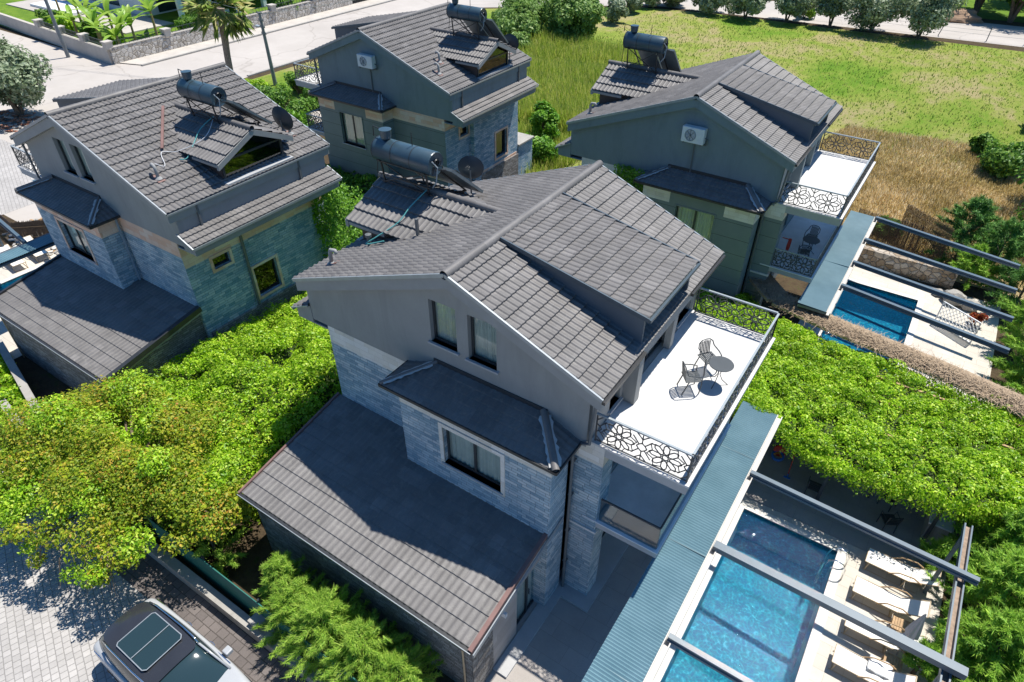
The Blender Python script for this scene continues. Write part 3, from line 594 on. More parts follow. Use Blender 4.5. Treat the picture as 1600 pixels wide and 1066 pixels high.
    # front annex of the stone villas
    if stonefront:
        ax0, ax1, ay = -5.12-st*.8, 3.3, -3.85
        m = MB(sx); wall(m, 'y', ay, .2, ax0, ax1, G, 2.85); wall(m, 'x', ax0, .2, ay, .3, G, lambda u: 2.85+(u-ay)*.18)
        m.build('annex_wall', 'stoneG', R)
        m = MB(sx); wall(m, 'x', ax1, -.2, ay, .0, G, lambda u: 2.85+(u-ay)*.18, [(-1.75, -.2, .04, 2.35)]); m.build('annex_side_wall', 'stoneC2', R)
        m = MB(sx); wall(m, 'x', ax1+.02, -.02, ay-.02, -2.95, G, 2.8); m.build('annex_stone_corner', 'stoneG', R)
        window(R, sx, 'x', ax1, -1, (-1.75, -.2, .04, 2.35), mull=1, name='sliding_door', sill=False, door=True)
        m = MB(sx); e = .03; O = (-5.32-st*.8, .3, 3.78)
        slope(m, O, (3.42, .3, 3.78), (O[0], -4.03, 2.99), course=.44, pitch=.21, amp=.02, step=.03); ar = m.build('annex_roof', 'tile', R)
        m = MB(sx); m.prism([(-4.0, 2.92), (.3, 3.7), (.3, 3.5), (-4.0, 2.72)], 'x', O[0]+.03, 3.40); m.build('annex_soffit', 'fascia', ar)
        m = MB(sx); m.beam((O[0]-.03, -4.09, 2.94), (3.5, -4.09, 2.94), .1, .1); m.build('annex_gutter', 'darktrim', ar)
        m = MB(sx); m.beam((O[0]-.05, -4.15, 2.99), (3.5, -4.15, 2.99), .02, .03); m.build('gutter_lip', 'trim', ar)
        vm = 'rust' if kind == 'A' else 'darktrim'; m = MB(sx); m.beam((3.46, -4.1, 3.0), (3.46, .2, 3.81), .12, .14); m.build('verge_flashing', vm, ar); m = MB(sx); m.beam((O[0]-.03, -4.1, 3.0), (O[0]-.03, .28, 3.81), *((.07, .1) if kind == 'A' else (.2, .22))); m.build('verge_flashing', vm, ar)
        m = MB(sx); m.beam((3.56, -4.1, 2.88), (3.56, .2, 3.66), .03, .16); m.build('verge_board', 'trim', ar)
        m = MB(sx); m.tube([(ax1-.25, ay-.07, 2.85), (ax1-.25, ay-.07, 0)], .03, 8); m.build('downpipe', 'tan', R)
        m = MB(sx); m.box(ax1, ax1+.16, -2.55, -2.45, 2.25, 2.4); m.build('wall_lamp', 'white', R)
    if kind in 'BA':
        m = MB(sx); m.beam((-3.3, 2.75, zroof(-3.3)+.05), (-3.3, 2.75, zroof(-3.3)+.6), .08, .08) if kind == 'A' else m.beam((-1.45, 3.7, 10.2), (-3.45, 2.05, 9.42), .1, .05); m.build('flashing_strip', 'rust' if kind == 'B' else 'pipe', R)
    return R
MAT['cheekb'] = plain('brown dormer cladding', (.09, .06, .05), .6, .15, 2)
MAT['balglass'] = glassm('smoked balcony glass', (.5, .6, .62), .5)
MAT['mortar'] = plain('pale mortar', (.5, .5, .48), .9, .2, 8)
MAT['slabf'] = plain('grey balcony floor', (.7, .71, .72), .7, .1, 2)
MAT['blinds'] = plain('green tinted blind', (.06, .08, .02), .8, .5, 2.5)  # mottled green paints in the greenish reflection of the dormer glass
MAT['pipelight'] = plain('pale blue downpipe', (.22, .28, .34), .45, .1, 6)
MAT['stoneC2'] = stone('smooth beige stone', [(.34, .3, .28), (.42, .38, .35), (.46, .42, .39), (.5, .46, .43)], .9, .3, (.38, .34, .32), .003, bump=.2)
hA = house((0, 0, 0), 1, 'A', 'nearest villa, with cream stone band, white terrace and bistro chairs')
hB = house((-19.458, .584, -.137), -1, 'B', 'villa at the left edge with pinkish stone band and two gable windows', .35)
hC = house((-19.292, 16.879, -.254), -1, 'C', 'farthest villa by the concrete road, with air conditioner on left of gable', .1)
hD = house((-.138, 16.606, -.244), 1, 'D', 'villa next to the meadow, with coral hose on its lower balcony')
# ------------------------------------------------------------------ roof equipment
def heater(T, sx, x0, x1, zc, label, dz=0):
    """solar water heater in world orientation: tank along x, collectors fall towards +y. T = house origin"""
    X, Y, Z = T; yc = Y+4.18; base = Z+9.95; zc += Z+.08; R = empty('solar_water_heater', (0, 0, 0), label, 'solar heater', 'solar water heaters on the roofs')
    r = .37; m = MB(); ln = x1-x0
    m.lathe([(0, 0), (r*.8, 0), (r, .03), (r, ln-.03), (r*.96, ln), (r*.8, ln-.02), (0, ln-.05)], (x0, yc, zc), 28, (1, 0, 0)); tk = m.build('tank', 'tank', R, smooth=False)
    for p in tk.data.polygons: p.use_smooth = len(p.vertices) == 4 and abs(p.normal.x) < .3
    for a in (0, ln*.33, ln*.66): m = MB(); m.lathe([(r+.006, a+.02), (r+.006, a+.05)], (x0, yc, zc), 28, (1, 0, 0)); m.build('tank_band', 'frame', tk)
    m = MB(); m.lathe([(.0, 0), (.1, .02), (.12, .06), (.1, .09)], (x1-.03, yc, zc+.05), 14, (1, 0, 0))
    for k in range(7):
        a = k*.9; m.tube([(x1, yc+.1*math.cos(a), zc+.1*math.sin(a)), (x1+.08, yc+.2*math.cos(a+.5), zc+.2*math.sin(a+.4)), (x1+.05, yc+.25*math.cos(a+1.), zc-.05-.2*abs(math.sin(a)))], .016, 6)
    mw = MB(); mw.tube([(x1+.02, yc-.2, zc+.15), (x1+.14, yc-.1, zc-.05), (x1+.1, yc-.15, zc-.5), (x1-.1, yc-.1, zc-.75)], .022, 6); mw.build('pale_pipe', 'rail2', tk)
    m.build('tank_fittings', 'black', tk)
    xe_ = x0+.38; m = MB(); m.lathe([(0, .08), (.13, .08), (.165, .12), (.19, .36), (.2, .38), (.15, .385), (0, .39)], (xe_, yc, zc+r-.08), 18); m.build('expansion_pot', 'tank', R)
    m = MB(); m.tube([(xe_-.1, yc, zc+r+.25), (xe_-.5, yc, zc+r+.3), (xe_-.52, yc, zc+r-.02)], .018, 6); m.build('vent_tube', 'black', R); m = MB(); m.tube([(x0+ln*.62, yc, zc+r), (x0+ln*.62, yc, zc+r+.42)], .014, 6); m.build('vent_tube', 'black', R)
    # frame
    m = MB(); yl = yc-.02
    for x in (x0+.25, x1-.25):
        m.beam((x, yc-.22, zc-.25), (x, yc-.1, base-.05), .045, .045); m.beam((x, yc+.25, zc-.25), (x, yc+1.7, base-.45), .045, .045)
        m.beam((x, yc-.3, zc-.28), (x, yc+.3, zc-.28), .05, .05); m.beam((x, yc-.1, base+.02), (x, yc+1.75, base-.5), .04, .04)
    m.beam((x0+.25, yc-.22, zc-.3), (x1-.25, yc-.16, base+.1), .03, .03); m.beam((x1-.25, yc-.22, zc-.3), (x0+.25, yc-.16, base+.1), .03, .03)
    for z, y in ((zc-.3, yc-.24), (base+.1, yc-.12), (base+.35, yc-.18)): m.beam((x0+.1, y, z), (x1-.1, y, z), .035, .035)
    m.build('stand', 'black', R)
    for x in (x0+.3, x1-.3):
        m = MB(); m.beam((x, yc+1.65, base-1.0), (x, yc+1.65, base-.45), .05, .05); m.build('leg', 'black', R)
    for i in range(2):
        xa = x0+.05+i*(ln/2+.02)+.35; xb = xa+ln/2-.05; A = Vector((0, yc+.3, zc-.22)); B = Vector((0, yc+1.85, base-.42)); m = MB()
        m.beam((.5*(xa+xb), A.y, A.z), (.5*(xa+xb), B.y, B.z), xb-xa, .09); p = m.build('collector', 'trimdark', R)
        n = (B-A).cross(Vector((1, 0, 0))).normalized(); n = -n if n.z < 0 else n; m = MB(); o = n*.048
        m.beam(Vector((.5*(xa+xb), A.y+.06, A.z-.04))+o, Vector((.5*(xa+xb), B.y-.06, B.z+.04))+o, xb-xa-.09, .006); m.build('absorber', 'absorb', p)
    m = MB(); m.tube([(x1+.05, yc+.1, zc-.2), (x1+.3, yc+.6, zc-.35), (x1+.35, yc+1.6, base-.3), (x1, yc+1.9, base-.4)], .022, 6); m.build('pipework', 'black', R); m = MB(); m.tube([(x0-.05, yc, zc-.2), (x0-.08, yc-.1, base+.3), (x0+.1, yc+.4, base-.1)], .014, 6); m.build('pipework', 'black', R)
    return R
MAT['trimdark'] = plain('collector casing', (.16, .2, .22), .4, .1, 4, metal=.3)
MAT['absorb'] = plain('collector glass', (.02, .035, .05), .1, .1, 2, spec=.8)
TA, TB, TC, TD = (0, 0, 0), (-19.458, .584, -.137), (-19.292, 16.879, -.254), (-.138, 16.606, -.244)
heater(TA, 1, -5.95, -3.62, 10.98, 'solar water heater on the nearest villa, satellite dish just behind')
heater(TB, 1, TB[0]+2.62, TB[0]+4.72, 10.95, 'solar water heater on the left villa beside the reddish flashing')
heater(TC, 1, TC[0]+3.0, TC[0]+5.25, 11.15, 'solar water heater on the farthest villa, above its dormer gable')
heater(TD, 1, -.138-5.3, -.138-3.3, 11.17, 'solar water heater standing out against the meadow')
def hose(pts, T, r=.014, mat='teal', label='', n='hose', parent=None):
    m = MB(); P = [Vector(p)+Vector(T) for p in pts]; q = []
    for i in range(len(P)-1):
        p0, p1, p2, p3 = P[max(i-1, 0)], P[i], P[i+1], P[min(i+2, len(P)-1)]
        for k in range(6):
            t = k/6; q.append(.5*((2*p1)+(p2-p0)*t+(2*p0-5*p1+4*p2-p3)*t*t+(3*p1-p0-3*p2+p3)*t**3))
    q.append(P[-1]); m.tube(q, r, 6); return tag(m.build(n, mat), label, 'hose')
hose([(-4.0, 4.1, 10.15), (-4.1, 3.4, 9.85), (-4.2, 2.9, 9.5), (-4.6, 2.35, 9.15), (-4.9, 2.1, 8.9), (-4.3, 2.3, 9.1)], TA, .018, 'teal', 'pale green hose looping off the dormer of the nearest villa')
hose([(4.0, 4.2, 10.15), (4.0, 3.5, 9.85), (4.15, 3.0, 9.5), (4.4, 2.4, 9.15), (4.2, 2.2, 9.1)], TB, .018, 'teal', 'turquoise hose on the dormer of the left villa')
hose([(4.0, 4.25, 10.2), (4.5, 3.3, 9.7), (3.9, 2.4, 9.3), (3.6, 1.9, 9.35), (4.3, 1.5, 9.12), (4.0, 1.3, 9.2)], TB, .012, 'white', 'white cable coiling down the tiles of the left villa')
hose([(5.6, 2.6, 6.55), (5.32, 2.9, 5.9), (5.33, 3.5, 5.1), (5.32, 4.1, 5.6), (5.32, 4.7, 5.0), (5.32, 4.2, 6.1), (5.5, 4.6, 6.5)], TB, .016, 'white', 'pale cable dangling on the stone side of the left villa')
m = MB(); m.lathe([(.0, 0), (.06, .02), (.06, .3), (.1, .34), (.1, .42), (0, .44)], (TA[0]-4.9, 2.25, 8.75), 14); tag(m.build('flue_cap', 'pipe', hA), None)
def dish(p, az, label, r=.52):
    R = empty('satellite_dish', p, label, 'satellite dish', 'satellite dishes on the roofs'); d = Vector((math.sin(az)*.8, math.cos(az)*.8, .12)).normalized()
    prof = [(r*i/6, .28*r*(i/6)**2) for i in range(7)]; m = MB(); c = Vector((0, 0, .9)); m.lathe(prof, c, 26, d); m.lathe([(a, b-.015) for a, b in reversed(prof)], c, 26, d); m.build('reflector', 'dishm', R, smooth=True)
    m = MB(); m.tube([(0, 0, 0), (0, 0, .82), c-d*.02], .028, 8); m.box(-.12, .12, -.12, .12, -.02, .02); m.build('mast', 'pipe', R)
    m = MB(); f = c+d*r*.95; m.tube([c+Vector((0, 0, -r))*.9, f], .014, 6); m.tube([f, f-d*.12], .04, 8); m.build('feed_arm', 'pipe', R)
dish((-3.95, 6.3, 9.15), -.5, 'satellite dish behind the tank of the nearest villa', .44)
dish((TB[0]+5.3, TB[1]+6.3, 8.35+.25), -.15, 'satellite dish at the right end of the left villa\'s collectors', .52)
dish((TC[0]+5.6, TC[1]+6.2, 8.2+.1), -.2, 'satellite dish beside the farthest villa\'s collector panels', .5)
def acunit(T, sx, x0, x1, label):
    X, Y, Z = T; R = empty('air_conditioner', (X+sx*(x0+x1)/2, Y+.3, Z+8.72), label, 'air conditioner', 'air conditioners on the gables'); w = (x1-x0)/2
    m = MB(); m.box(-w, w, -.36, -.04, 0, .66); m.build('casing', 'white', R, bevel=.02)
    m = MB(); m.lathe([(.25, 0), (.25, .02), (.21, .02), (.21, 0)], (-.1, -.36, .33), 24, (0, -1, 0)); m.build('fan_ring', 'rail2', R)
    m = MB()
    for i in range(9):
        z = .33-.2+.05*i; h_ = math.sqrt(max(0, .21**2-(z-.33)**2)); m.beam((-.1-h_, -.372, z), (-.1+h_, -.372, z), .008, .008)
    for i in range(8): m.beam((-.1, -.375, .33), (-.1+.2*math.cos(i*.785), -.375, .33+.2*math.sin(i*.785)), .01, .01)
    m.build('fan_grille', 'rail', R)
    m = MB(); m.box(-w+.08, -w+.12, -.36, 0, -.06, 0); m.box(w-.12, w-.08, -.36, 0, -.06, 0); m.build('bracket', 'pipe', R)
    m = MB(); m.tube([(w-.02, -.15, .25), (w+.1, -.12, .2), (w+.06, -.1, -.05), (.05, -.04, -.12), (.05, -.04, -1.45)], .03, 8); m.build('refrigerant_pipe', 'pipe', R)
acunit(TD, 1, -.36, .62, 'air conditioner on the gable of the villa beside the meadow')
acunit(TC, -1, -.75, .35, 'air conditioner on the gable of the farthest villa')
# ------------------------------------------------------------------ bistro furniture
MAT['bistro'] = plain('dark metal furniture', (.045, .055, .062), .5, .1, 6)
def bchair(p, rz, label, group='metal bistro chairs'):
    R = empty('bistro_chair', p, label, 'chair', group, rz)
    m = MB(); r = .017
    for s_ in (-1, 1): m.tube([(.2*s_, .2, 0), (.24*s_, .2, .3), (.25*s_, .19, .62), (.26*s_, .05, .66), (.25*s_, -.2, .7), (.22*s_, -.26, .82), (.12*s_, -.28, .9), (0, -.285, .91)], r, 6)
    m.build('frame', 'bistro', R)
    for s_ in (-1, 1):
        m = MB(); m.tube([(.22*s_, -.14, .44), (.22*s_, -.28, 0)], r, 6); m.build('leg', 'bistro', R)
    m = MB()
    for i in range(9): m.beam((-.21+.0525*i, -.22, .445), (-.21+.0525*i, .21, .45), .038, .01)
    m.beam((-.23, .21, .445), (.23, .21, .445), .025, .02); m.beam((-.23, -.22, .445), (.23, -.22, .445), .025, .02); m.build('seat', 'bistro', R)
    m = MB()
    for i in range(7): m.beam((-.15+.05*i, -.225, .46), (-.15+.05*i, -.285, .87-.04*abs(i-3)/3), .032, .008)
    m.build('backrest', 'bistro', R); return R
def btable(p, label, r=.38, h=.72):
    R = empty('bistro_table', p, label, 'table'); m = MB(); m.lathe([(0, h), (r, h), (r+.01, h-.01), (r, h-.025), (0, h-.025)], (0, 0, 0), 32); m.build('tabletop', 'bistro', R)
    for k in range(3):
        a = k*2.094+.4; m = MB(); m.tube([(.1*math.cos(a), .1*math.sin(a), h-.03), (.03*math.cos(a), .03*math.sin(a), .35), (.12*math.cos(a), .12*math.sin(a), .16), (.3*math.cos(a), .3*math.sin(a), .0)], .012, 6); m.build('leg', 'bistro', R)
    return R
btable((5.9, 4.36, 6.845), 'round grey metal table on the white terrace', .33)
bchair((5.36, 3.72, 6.845), -.9, 'metal bistro chair on white terrace, nearer the camera')
bchair((5.45, 4.75, 6.845), -2.2, 'metal bistro chair on white terrace, beyond the table')
dx, dy, dz = TD
btable((dx+5.55, dy+2.5, 3.64), 'small round table on the lower balcony by the coral hose', .36)
bchair((dx+5.5, dy+1.75, 3.64), .2, 'dark chair on lower balcony, nearer the lattice railing'); bchair((dx+5.4, dy+3.3, 3.64), 3.0, 'dark chair on lower balcony, behind the small table')
m = MB()
for k in range(5):
    m.tube([(4.75+dx+.02*k, dy+1.7+.17*math.cos(a*.4), 4.25+.28*math.sin(a*.4)) for a in range(17)], .016, 6)
m.beam((4.45+dx, dy+1.7, 4.5), (4.85+dx, dy+1.7, 4.5), .04, .03)
tag(m.build('hose_coil', 'red'), 'coral red hose coiled on the lower balcony wall', 'hose')
MAT['beam2'] = plain('canopy seam', (.1, .18, .21), .5, .1, 6)
MAT['woodold'] = plain('old timber', (.3, .22, .16), .85, .3, 7, .3)
def rubblem(name, cols, sc):
    t = NT(name); v = t.new('TexVoronoi', feature='F1'); v.inputs['Scale'].default_value = sc; t.link(t.pos(), v.inputs['Vector']); e = t.new('TexVoronoi', feature='DISTANCE_TO_EDGE'); e.inputs['Scale'].default_value = sc; t.link(t.pos(), e.inputs['Vector'])
    sp = t.new('SeparateColor'); t.link(v.outputs['Color'], sp.inputs[0]); c = t.ramp(t.math('ADD', t.math('MULTIPLY', sp.outputs[0], .7), t.math('MULTIPLY', t.noise(8, 4), .3)), [(.1+.25*i, q) for i, q in enumerate(cols)])
    k = t.ramp(e.outputs['Distance'], [(0, 1.), (.06, 0.)]); c = t.mix(k, c, (.2, .17, .14)); t.col(c); t.set(.9, spec=.2); t.bump(t.ramp(e.outputs['Distance'], [(0, 0.), (.15, 1.)]), .9, .06); return t.m
MAT['rubble'] = rubblem('rubble masonry', [(.22, .16, .1), (.34, .26, .18), (.45, .38, .3), (.5, .46, .4)], 3.2)
MAT['fieldstone'] = rubblem('fieldstone masonry', [(.34, .3, .25), (.46, .42, .37), (.55, .51, .46), (.62, .58, .53)], 2.4)
MAT['carroof'] = plain('black car roof', (.03, .032, .038), .12, .1, 2, spec=.7)
MAT['housew'] = plain('white house render', (.72, .74, .76), .7, .05, .5)
MAT['brickr'] = plain('broken red brick', (.4, .17, .1), .85, .3, 3)
def lawnm():
    t = NT('mown lawn'); t.col(t.ramp(t.noise(.5, 8, .7), [(.3, (.07, .15, .02)), (.6, (.15, .24, .03)), (.75, (.24, .28, .06))])); t.set(.95, spec=.1); t.bump(t.noise(6, 6, .8), .8, .1); return t.m
MAT['lawn'] = lawnm()
MAT['walk'] = plain('sidewalk concrete', (.48, .44, .39), .9, .12, .8, .2, 20)
# ------------------------------------------------------------------ ground and paving
def sheet(name, poly, z, mat, kind='structure', label=None, cat=None):
    m = MB(); m.add([(x, y, z) for x, y in poly], [tuple(range(len(poly)))]); o = m.build(name, mat); return tag(o, label, cat, None, kind)
# base ground with a hole for the two pools is made of strips
POOLS = [(7.45, 10.62, -4, 6.62), (7.15, 10.55, 16.1, 24.35), (-29.75, -26.6, -3.4, 5.2)]
def gridsheet(m, x0, x1, y0, y1, z):
    X = sorted({x0, x1, *[v for q in POOLS for v in q[:2] if x0 < v < x1]}); Y = sorted({y0, y1, *[v for q in POOLS for v in q[2:] if y0 < v < y1]})
    for a, b in zip(X, X[1:]):
        for c, d in zip(Y, Y[1:]):
            if any(q[0]-.01 < (a+b)/2 < q[1]+.01 and q[2] < (c+d)/2 < q[3] for q in POOLS): continue
            m.add([(a, c, z), (b, c, z), (b, d, z), (a, d, z)], [(0, 1, 2, 3)])
def ground():
    m = MB(); gridsheet(m, -500, 500, -500, 800, -.03); tag(m.build('ground', 'soil'), kind='structure')
ground()
sheet('meadow', [(-47.5, 27.5), (60, 27.5), (60, 84), (-22, 80.5), (-31, 78.5), (-47.5, 66)], -.022, 'field')
sheet('road', [(-400, 9), (-38, 9), (-38, 3), (-33, 3), (-33, 27), (-48.4, 27), (-48.6, 66), (-30, 80.5), (-22, 81.3), (90, 90.5), (90, 101), (-22, 92), (-63, 88), (-63, 25.3), (-400, 29)], -.02, 'road')
sheet('far_lawn', [(-60, 92.2), (140, 106), (140, 300), (-60, 300)], -.018, 'lawn' if 'lawn' in MAT else 'field')
sheet('street', [(-52, -60), (40, -60), (40, -6.25), (-24, -6.2), (-38, -6), (-38, 8.99), (-52, 8.99)], -.014, 'pavers')
m = MB()
m.box(-60.2, -59.9, 26.3, 88, -.02, .12); m.box(-48.7, -48.4, 30, 66, -.02, .1)
tag(m.build('kerb', 'conc'), kind='structure')
sheet('sidewalk', [(-62.9, 25.5), (-60.2, 26.4), (-60.2, 88), (-62.9, 88)], .06, 'walk' if 'walk' in MAT else 'road')
# patio of the nearest villa (pool opening left free)
def deckaround(name, x0, x1, y0, y1, px0, px1, py0, py1, z, mat):
    m = MB(); gridsheet(m, x0, x1, y0, y1, z); tag(m.build(name, mat), kind='structure')
deckaround('pool_terrace', -33.2, -22.7, -3.7, 9, 0, 0, 0, 0, .0, 'pooldeck')
deckaround('pool_terrace', 6.6, 13.75, -6, 7.15, 7.3, 10.8, -4.2, 6.75, .0, 'pooldeck')
sheet('parking_strip', [(-9.2, -7.25), (3.3, -7.1), (3.3, -6.05), (-9.2, -6.1)], -.008, 'paversd')
sheet('shaded_patio', [(6.6, 7.15), (13.75, 7.15), (13.75, 14.0), (6.6, 14.0)], .0, 'patio')
deckaround('pool_terrace', 6.0, 14.1, 15.5, 26.2, 7.0, 10.7, 15.95, 24.45, .0, 'pooldeck')
sheet('patio', [(3.3, -6), (6.6, -6), (6.6, 12.6), (3.3, 12.6)], .004, 'patio')
m = MB(); m.box(3.32, 3.78, -3.0, .04, -.01, .09); m.box(3.32, 4.72, .04, 7.6, -.01, .09); m.build('step', 'slab'); tag(bpy.data.objects['step'], kind='structure')
def pool(x0, x1, y0, y1, d, label):
    R = empty('swimming_pool', (0, 0, 0), label, 'swimming pool', 'blue tiled pools'); m = MB(); z = -.12
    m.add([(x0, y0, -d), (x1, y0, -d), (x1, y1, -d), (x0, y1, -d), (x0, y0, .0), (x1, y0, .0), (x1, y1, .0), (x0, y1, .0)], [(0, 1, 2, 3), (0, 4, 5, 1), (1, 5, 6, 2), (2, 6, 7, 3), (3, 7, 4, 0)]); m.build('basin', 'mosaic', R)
    m = MB()
    for (a, b, c, e) in ((x0-.28, x0, y0-.28, y1+.28), (x1, x1+.28, y0-.28, y1+.28), (x0, x1, y0-.28, y0), (x0, x1, y1, y1+.28)): m.box(a, b, c, e, -.04, .025)
    m.build('coping', 'coping', R)
    m = MB(); m.add([(x0, y0, z), (x1, y0, z), (x1, y1, z), (x0, y1, z)], [(0, 1, 2, 3)]); m.build('water', 'water', R); return R
pool(7.45, 10.62, -4, 6.62, 1.5, 'larger pool in front of the nearest villa with steel ladder')
pool(7.15, 10.55, 16.1, 24.35, 1.4, 'pool beyond the vine roof, crossed by three steel beams')
pool(-29.75, -26.6, -3.4, 5.2, 1.4, 'pool beside the left villa, glimpsed past its annex roof')
R = empty('pool_ladder', (10.55, 5.6, 0), 'chrome handrail ladder at the pool corner', 'ladder')
for dy_ in (0, .55):
    m = MB(); m.tube([(-.22, dy_, -.9), (-.2, dy_, .3), (-.14, dy_, .62), (.05, dy_, .76), (.28, dy_, .7), (.38, dy_, .5), (.4, dy_, .02)], .024, 8); m.build('rail', 'chrome', R, smooth=True)
for z in (-.75, -.5, -.25):
    m = MB(); m.box(-.25, -.17, 0, .55, z, z+.03); m.build('rung', 'chrome', R)
# ------------------------------------------------------------------ pergolas: corrugated canopy strip, gutter, cantilevered beams
def pergola(label, x0, x1, y0, y1, z, beams, xe, sx=1, ox=0, posts=True, gut='gutterb', yawd=0., bw=.14, bz=0.):
    R = empty('pergola', (ox, 0, 0), label, 'pergola', 'blue steel pergolas beside the pools')
    n = int((y1-y0)/.09); m = MB(sx); vs = []
    for i in range(n*2+1):
        y = y0+(y1-y0)*i/(2*n); zz = z+(.034 if i % 2 else 0)+.01*math.sin(y*2.2); vs += [(x0, y, zz+.04), (x1, y, zz)]
    m.add(vs, [(2*i, 2*i+1, 2*i+3, 2*i+2) for i in range(2*n)]); m.build('canopy_sheet', 'sheet', R)
    for k in range(1, int((y1-y0)/4.2)+1): m = MB(sx); m.box(x0-.01, x1+.0, y0+4.2*k-.012, y0+4.2*k+.012, z+.035, z+.05); m.build('panel_seam', 'beam2', R)
    m = MB(sx); m.box(x0+.02, x1-.01, y0, y1, z-.14, z-.03); m.build('canopy_frame', 'beam', R)
    m = MB(sx); m.box(x1+.01, x1+.17, y0, y1, z-.16, z-.12); m.box(x1+.005, x1+.03, y0, y1, z-.16, z+.02); m.box(x1+.15, x1+.18, y0, y1, z-.16, z); m.build('gutter', gut, R)
    for (ya, yb) in beams:
        m = MB(sx); m.beam((x1+.06, ya, z+.02+bz), (xe, yb, z+.02+bz), bw*(1.7 if ya == 1.9 else 1), .2); m.beam((x1+.06, ya-bw*.5-.02, z-.02+bz), (xe, yb-bw*.5-.02, z-.02+bz), .03, .08); m.build('beam', 'beam', R)
    if posts:
        for y in (y0+.5, (y0+y1)/2, y1-.6):
            m = MB(sx); m.box(x0+.3, x0+.4, y-.05, y+.05, 0, z-.05); m.build('post', 'beam', R)
        for (ya, yb) in beams:
            m = MB(sx); m.box(xe-.35, xe-.25, yb-.05, yb+.05, 0, z-.02); m.build('post', 'beam', R)
    return R
pergola('pale blue corrugated pergola strip by the larger pool', 6.18, 7.36, -7, 8.05, 3.42, [(5.0, 4.7), (1.9, 1.8), (-1.25, -1.3)], 13.6, posts=False)
PG = [o for o in bpy.data.objects if o.get('label', '').startswith('pale blue corrugated')][0]
m = MB(); m.box(13.14, 13.18, -5, 6.8, 3.1, 3.28); m.box(13.32, 13.36, -5, 6.8, 3.1, 3.28); m.build('outer_rail', 'beam', PG); m = MB(); m.box(13.18, 13.32, -5, 6.8, 3.1, 3.16); m.build('timber_infill', 'woodold', PG)
for (x, y) in ((13.25, 6.6), (13.25, 1.8), (6.5, 7.5), (6.5, 2), (6.5, -3.5)): m = MB(); m.box(x-.05, x+.05, y-.05, y+.05, 0, 3.12); m.build('post', 'beam', PG)
pergola('pergola strip and four beams over the pool beyond the vine roof', 6.05, 7.22, 15.6, 25.75, 3.15, [(25.6, 24.2), (22.9, 21.8), (20.35, 19.3), (18.0, 16.8)], 13.7, bw=.16, posts=False)
pergola('pergola at the left edge beside the left villa', 5.25, 6.25, -2.8, 8.5, 3.35, [(1.9, 3.6), (-.2, .6)], 13.0, -1, TB[0], gut='trim')
pergola('pergola beam end behind the farthest villa\'s garden', 6.1, 7.2, 17.6, 25, 3.1, [(18.2, 18.2)], 12, -1, TC[0])
# ------------------------------------------------------------------ garden walls and fences
def lowwall(name, pts, h, w, mat, label, cat='wall', cap=None, z0=-.05, group=None):
    R = empty(name, (0, 0, 0), label, cat, group); m = MB()
    for a, b in zip(pts, pts[1:]):
        d = Vector((b[0]-a[0], b[1]-a[1], 0)).normalized()*w*.48; m.beam((a[0]-d.x, a[1]-d.y, (h+z0)/2), (b[0]+d.x, b[1]+d.y, (h+z0)/2), w, h-z0)
    m.build('wall_body', mat, R)
    if cap:
        m = MB()
        for a, b in zip(pts, pts[1:]): m.beam((a[0], a[1], h+.03), (b[0], b[1], h+.03), w+.06, .06)
        m.build('wall_cap', cap, R)
    return R
lowwall('street_wall', [(-8.5, -6.12), (2.6, -6.02)], .45, .3, 'conc', 'low grey kerb wall beside the silver car')
lowwall('street_wall', [(-26, -4.6), (-15.5, -6.0)], .45, .3, 'conc', 'low kerb wall at the left edge below the brown garden patch')
lowwall('garden_wall', [(-23.4, -3.7), (-17, -5.1)], .7, .3, 'conc', 'upper garden wall beside the brown patch at left')
R = empty('green_fence', (0, 0, 0), 'dark green screen fence behind the kerb wall', 'fence'); m = MB(); m.box(-8.4, 2.4, -5.76, -5.73, 0, 1.35); m.build('screen', 'greenf', R)
for i in range(5):
    m = MB(); m.box(-8.3+2.6*i, -8.24+2.6*i, -5.72, -5.66, 0, 1.45); m.build('post', 'rail', R)
m = MB(); m.box(-.35, -.05, -.16, .16, 0, .55); m.box(-.42, .02, -.2, .2, .55, .68); m.box(-.05, .35, -.12, .14, 0, .42); o = m.build('stone_post', 'conc', None, bevel=.02); o.location = (-2.9, -5.92, .0); tag(o, 'broken stone post stub on the kerb wall by the green fence', 'post')
lowwall('stone_wall', [(4.5, 26.7), (11.6, 26.7)], .95, .45, 'rubble', 'rubble stone wall behind the pool beyond the vine roof')
def reedfence(pts, h, label):
    m = MB(); q = []
    for a, b in zip(pts, pts[1:]):
        L_ = math.hypot(b[0]-a[0], b[1]-a[1]); n = int(L_/.035)
        for i in range(n):
            t = i/n; x = a[0]+(b[0]-a[0])*t; y = a[1]+(b[1]-a[1])*t; hh = h+random.uniform(-.06, .06); dx_ = random.uniform(-.012, .012)
            m.beam((x+dx_, y+random.uniform(-.015, .015), .0), (x, y, hh), .034, .02, (1, 0, .01))
    R = empty('reed_fence', (0, 0, 0), label, 'fence', 'reed screen fences'); m.build('reeds', 'reed', R); m = MB()
    for a, b in zip(pts, pts[1:]):
        for z in (.3, h-.35): m.beam((a[0], a[1]-.03, z), (b[0], b[1]-.03, z), .02, .03)
    m.build('batten', 'wood', R); return R
reedfence([(6.2, 29.2), (9.6, 28.9)], 1.9, 'brown reed screen left half, behind the rubble wall'); reedfence([(8.4, 30.2), (10.9, 28.3)], 2.4, 'taller reed screen angled beside the dry grass')
reedfence([(-38.8, 2.4), (-33.5, 1.8), (-29.8, 5.2)], 1.3, 'reed fence at the left edge beside the paved street')
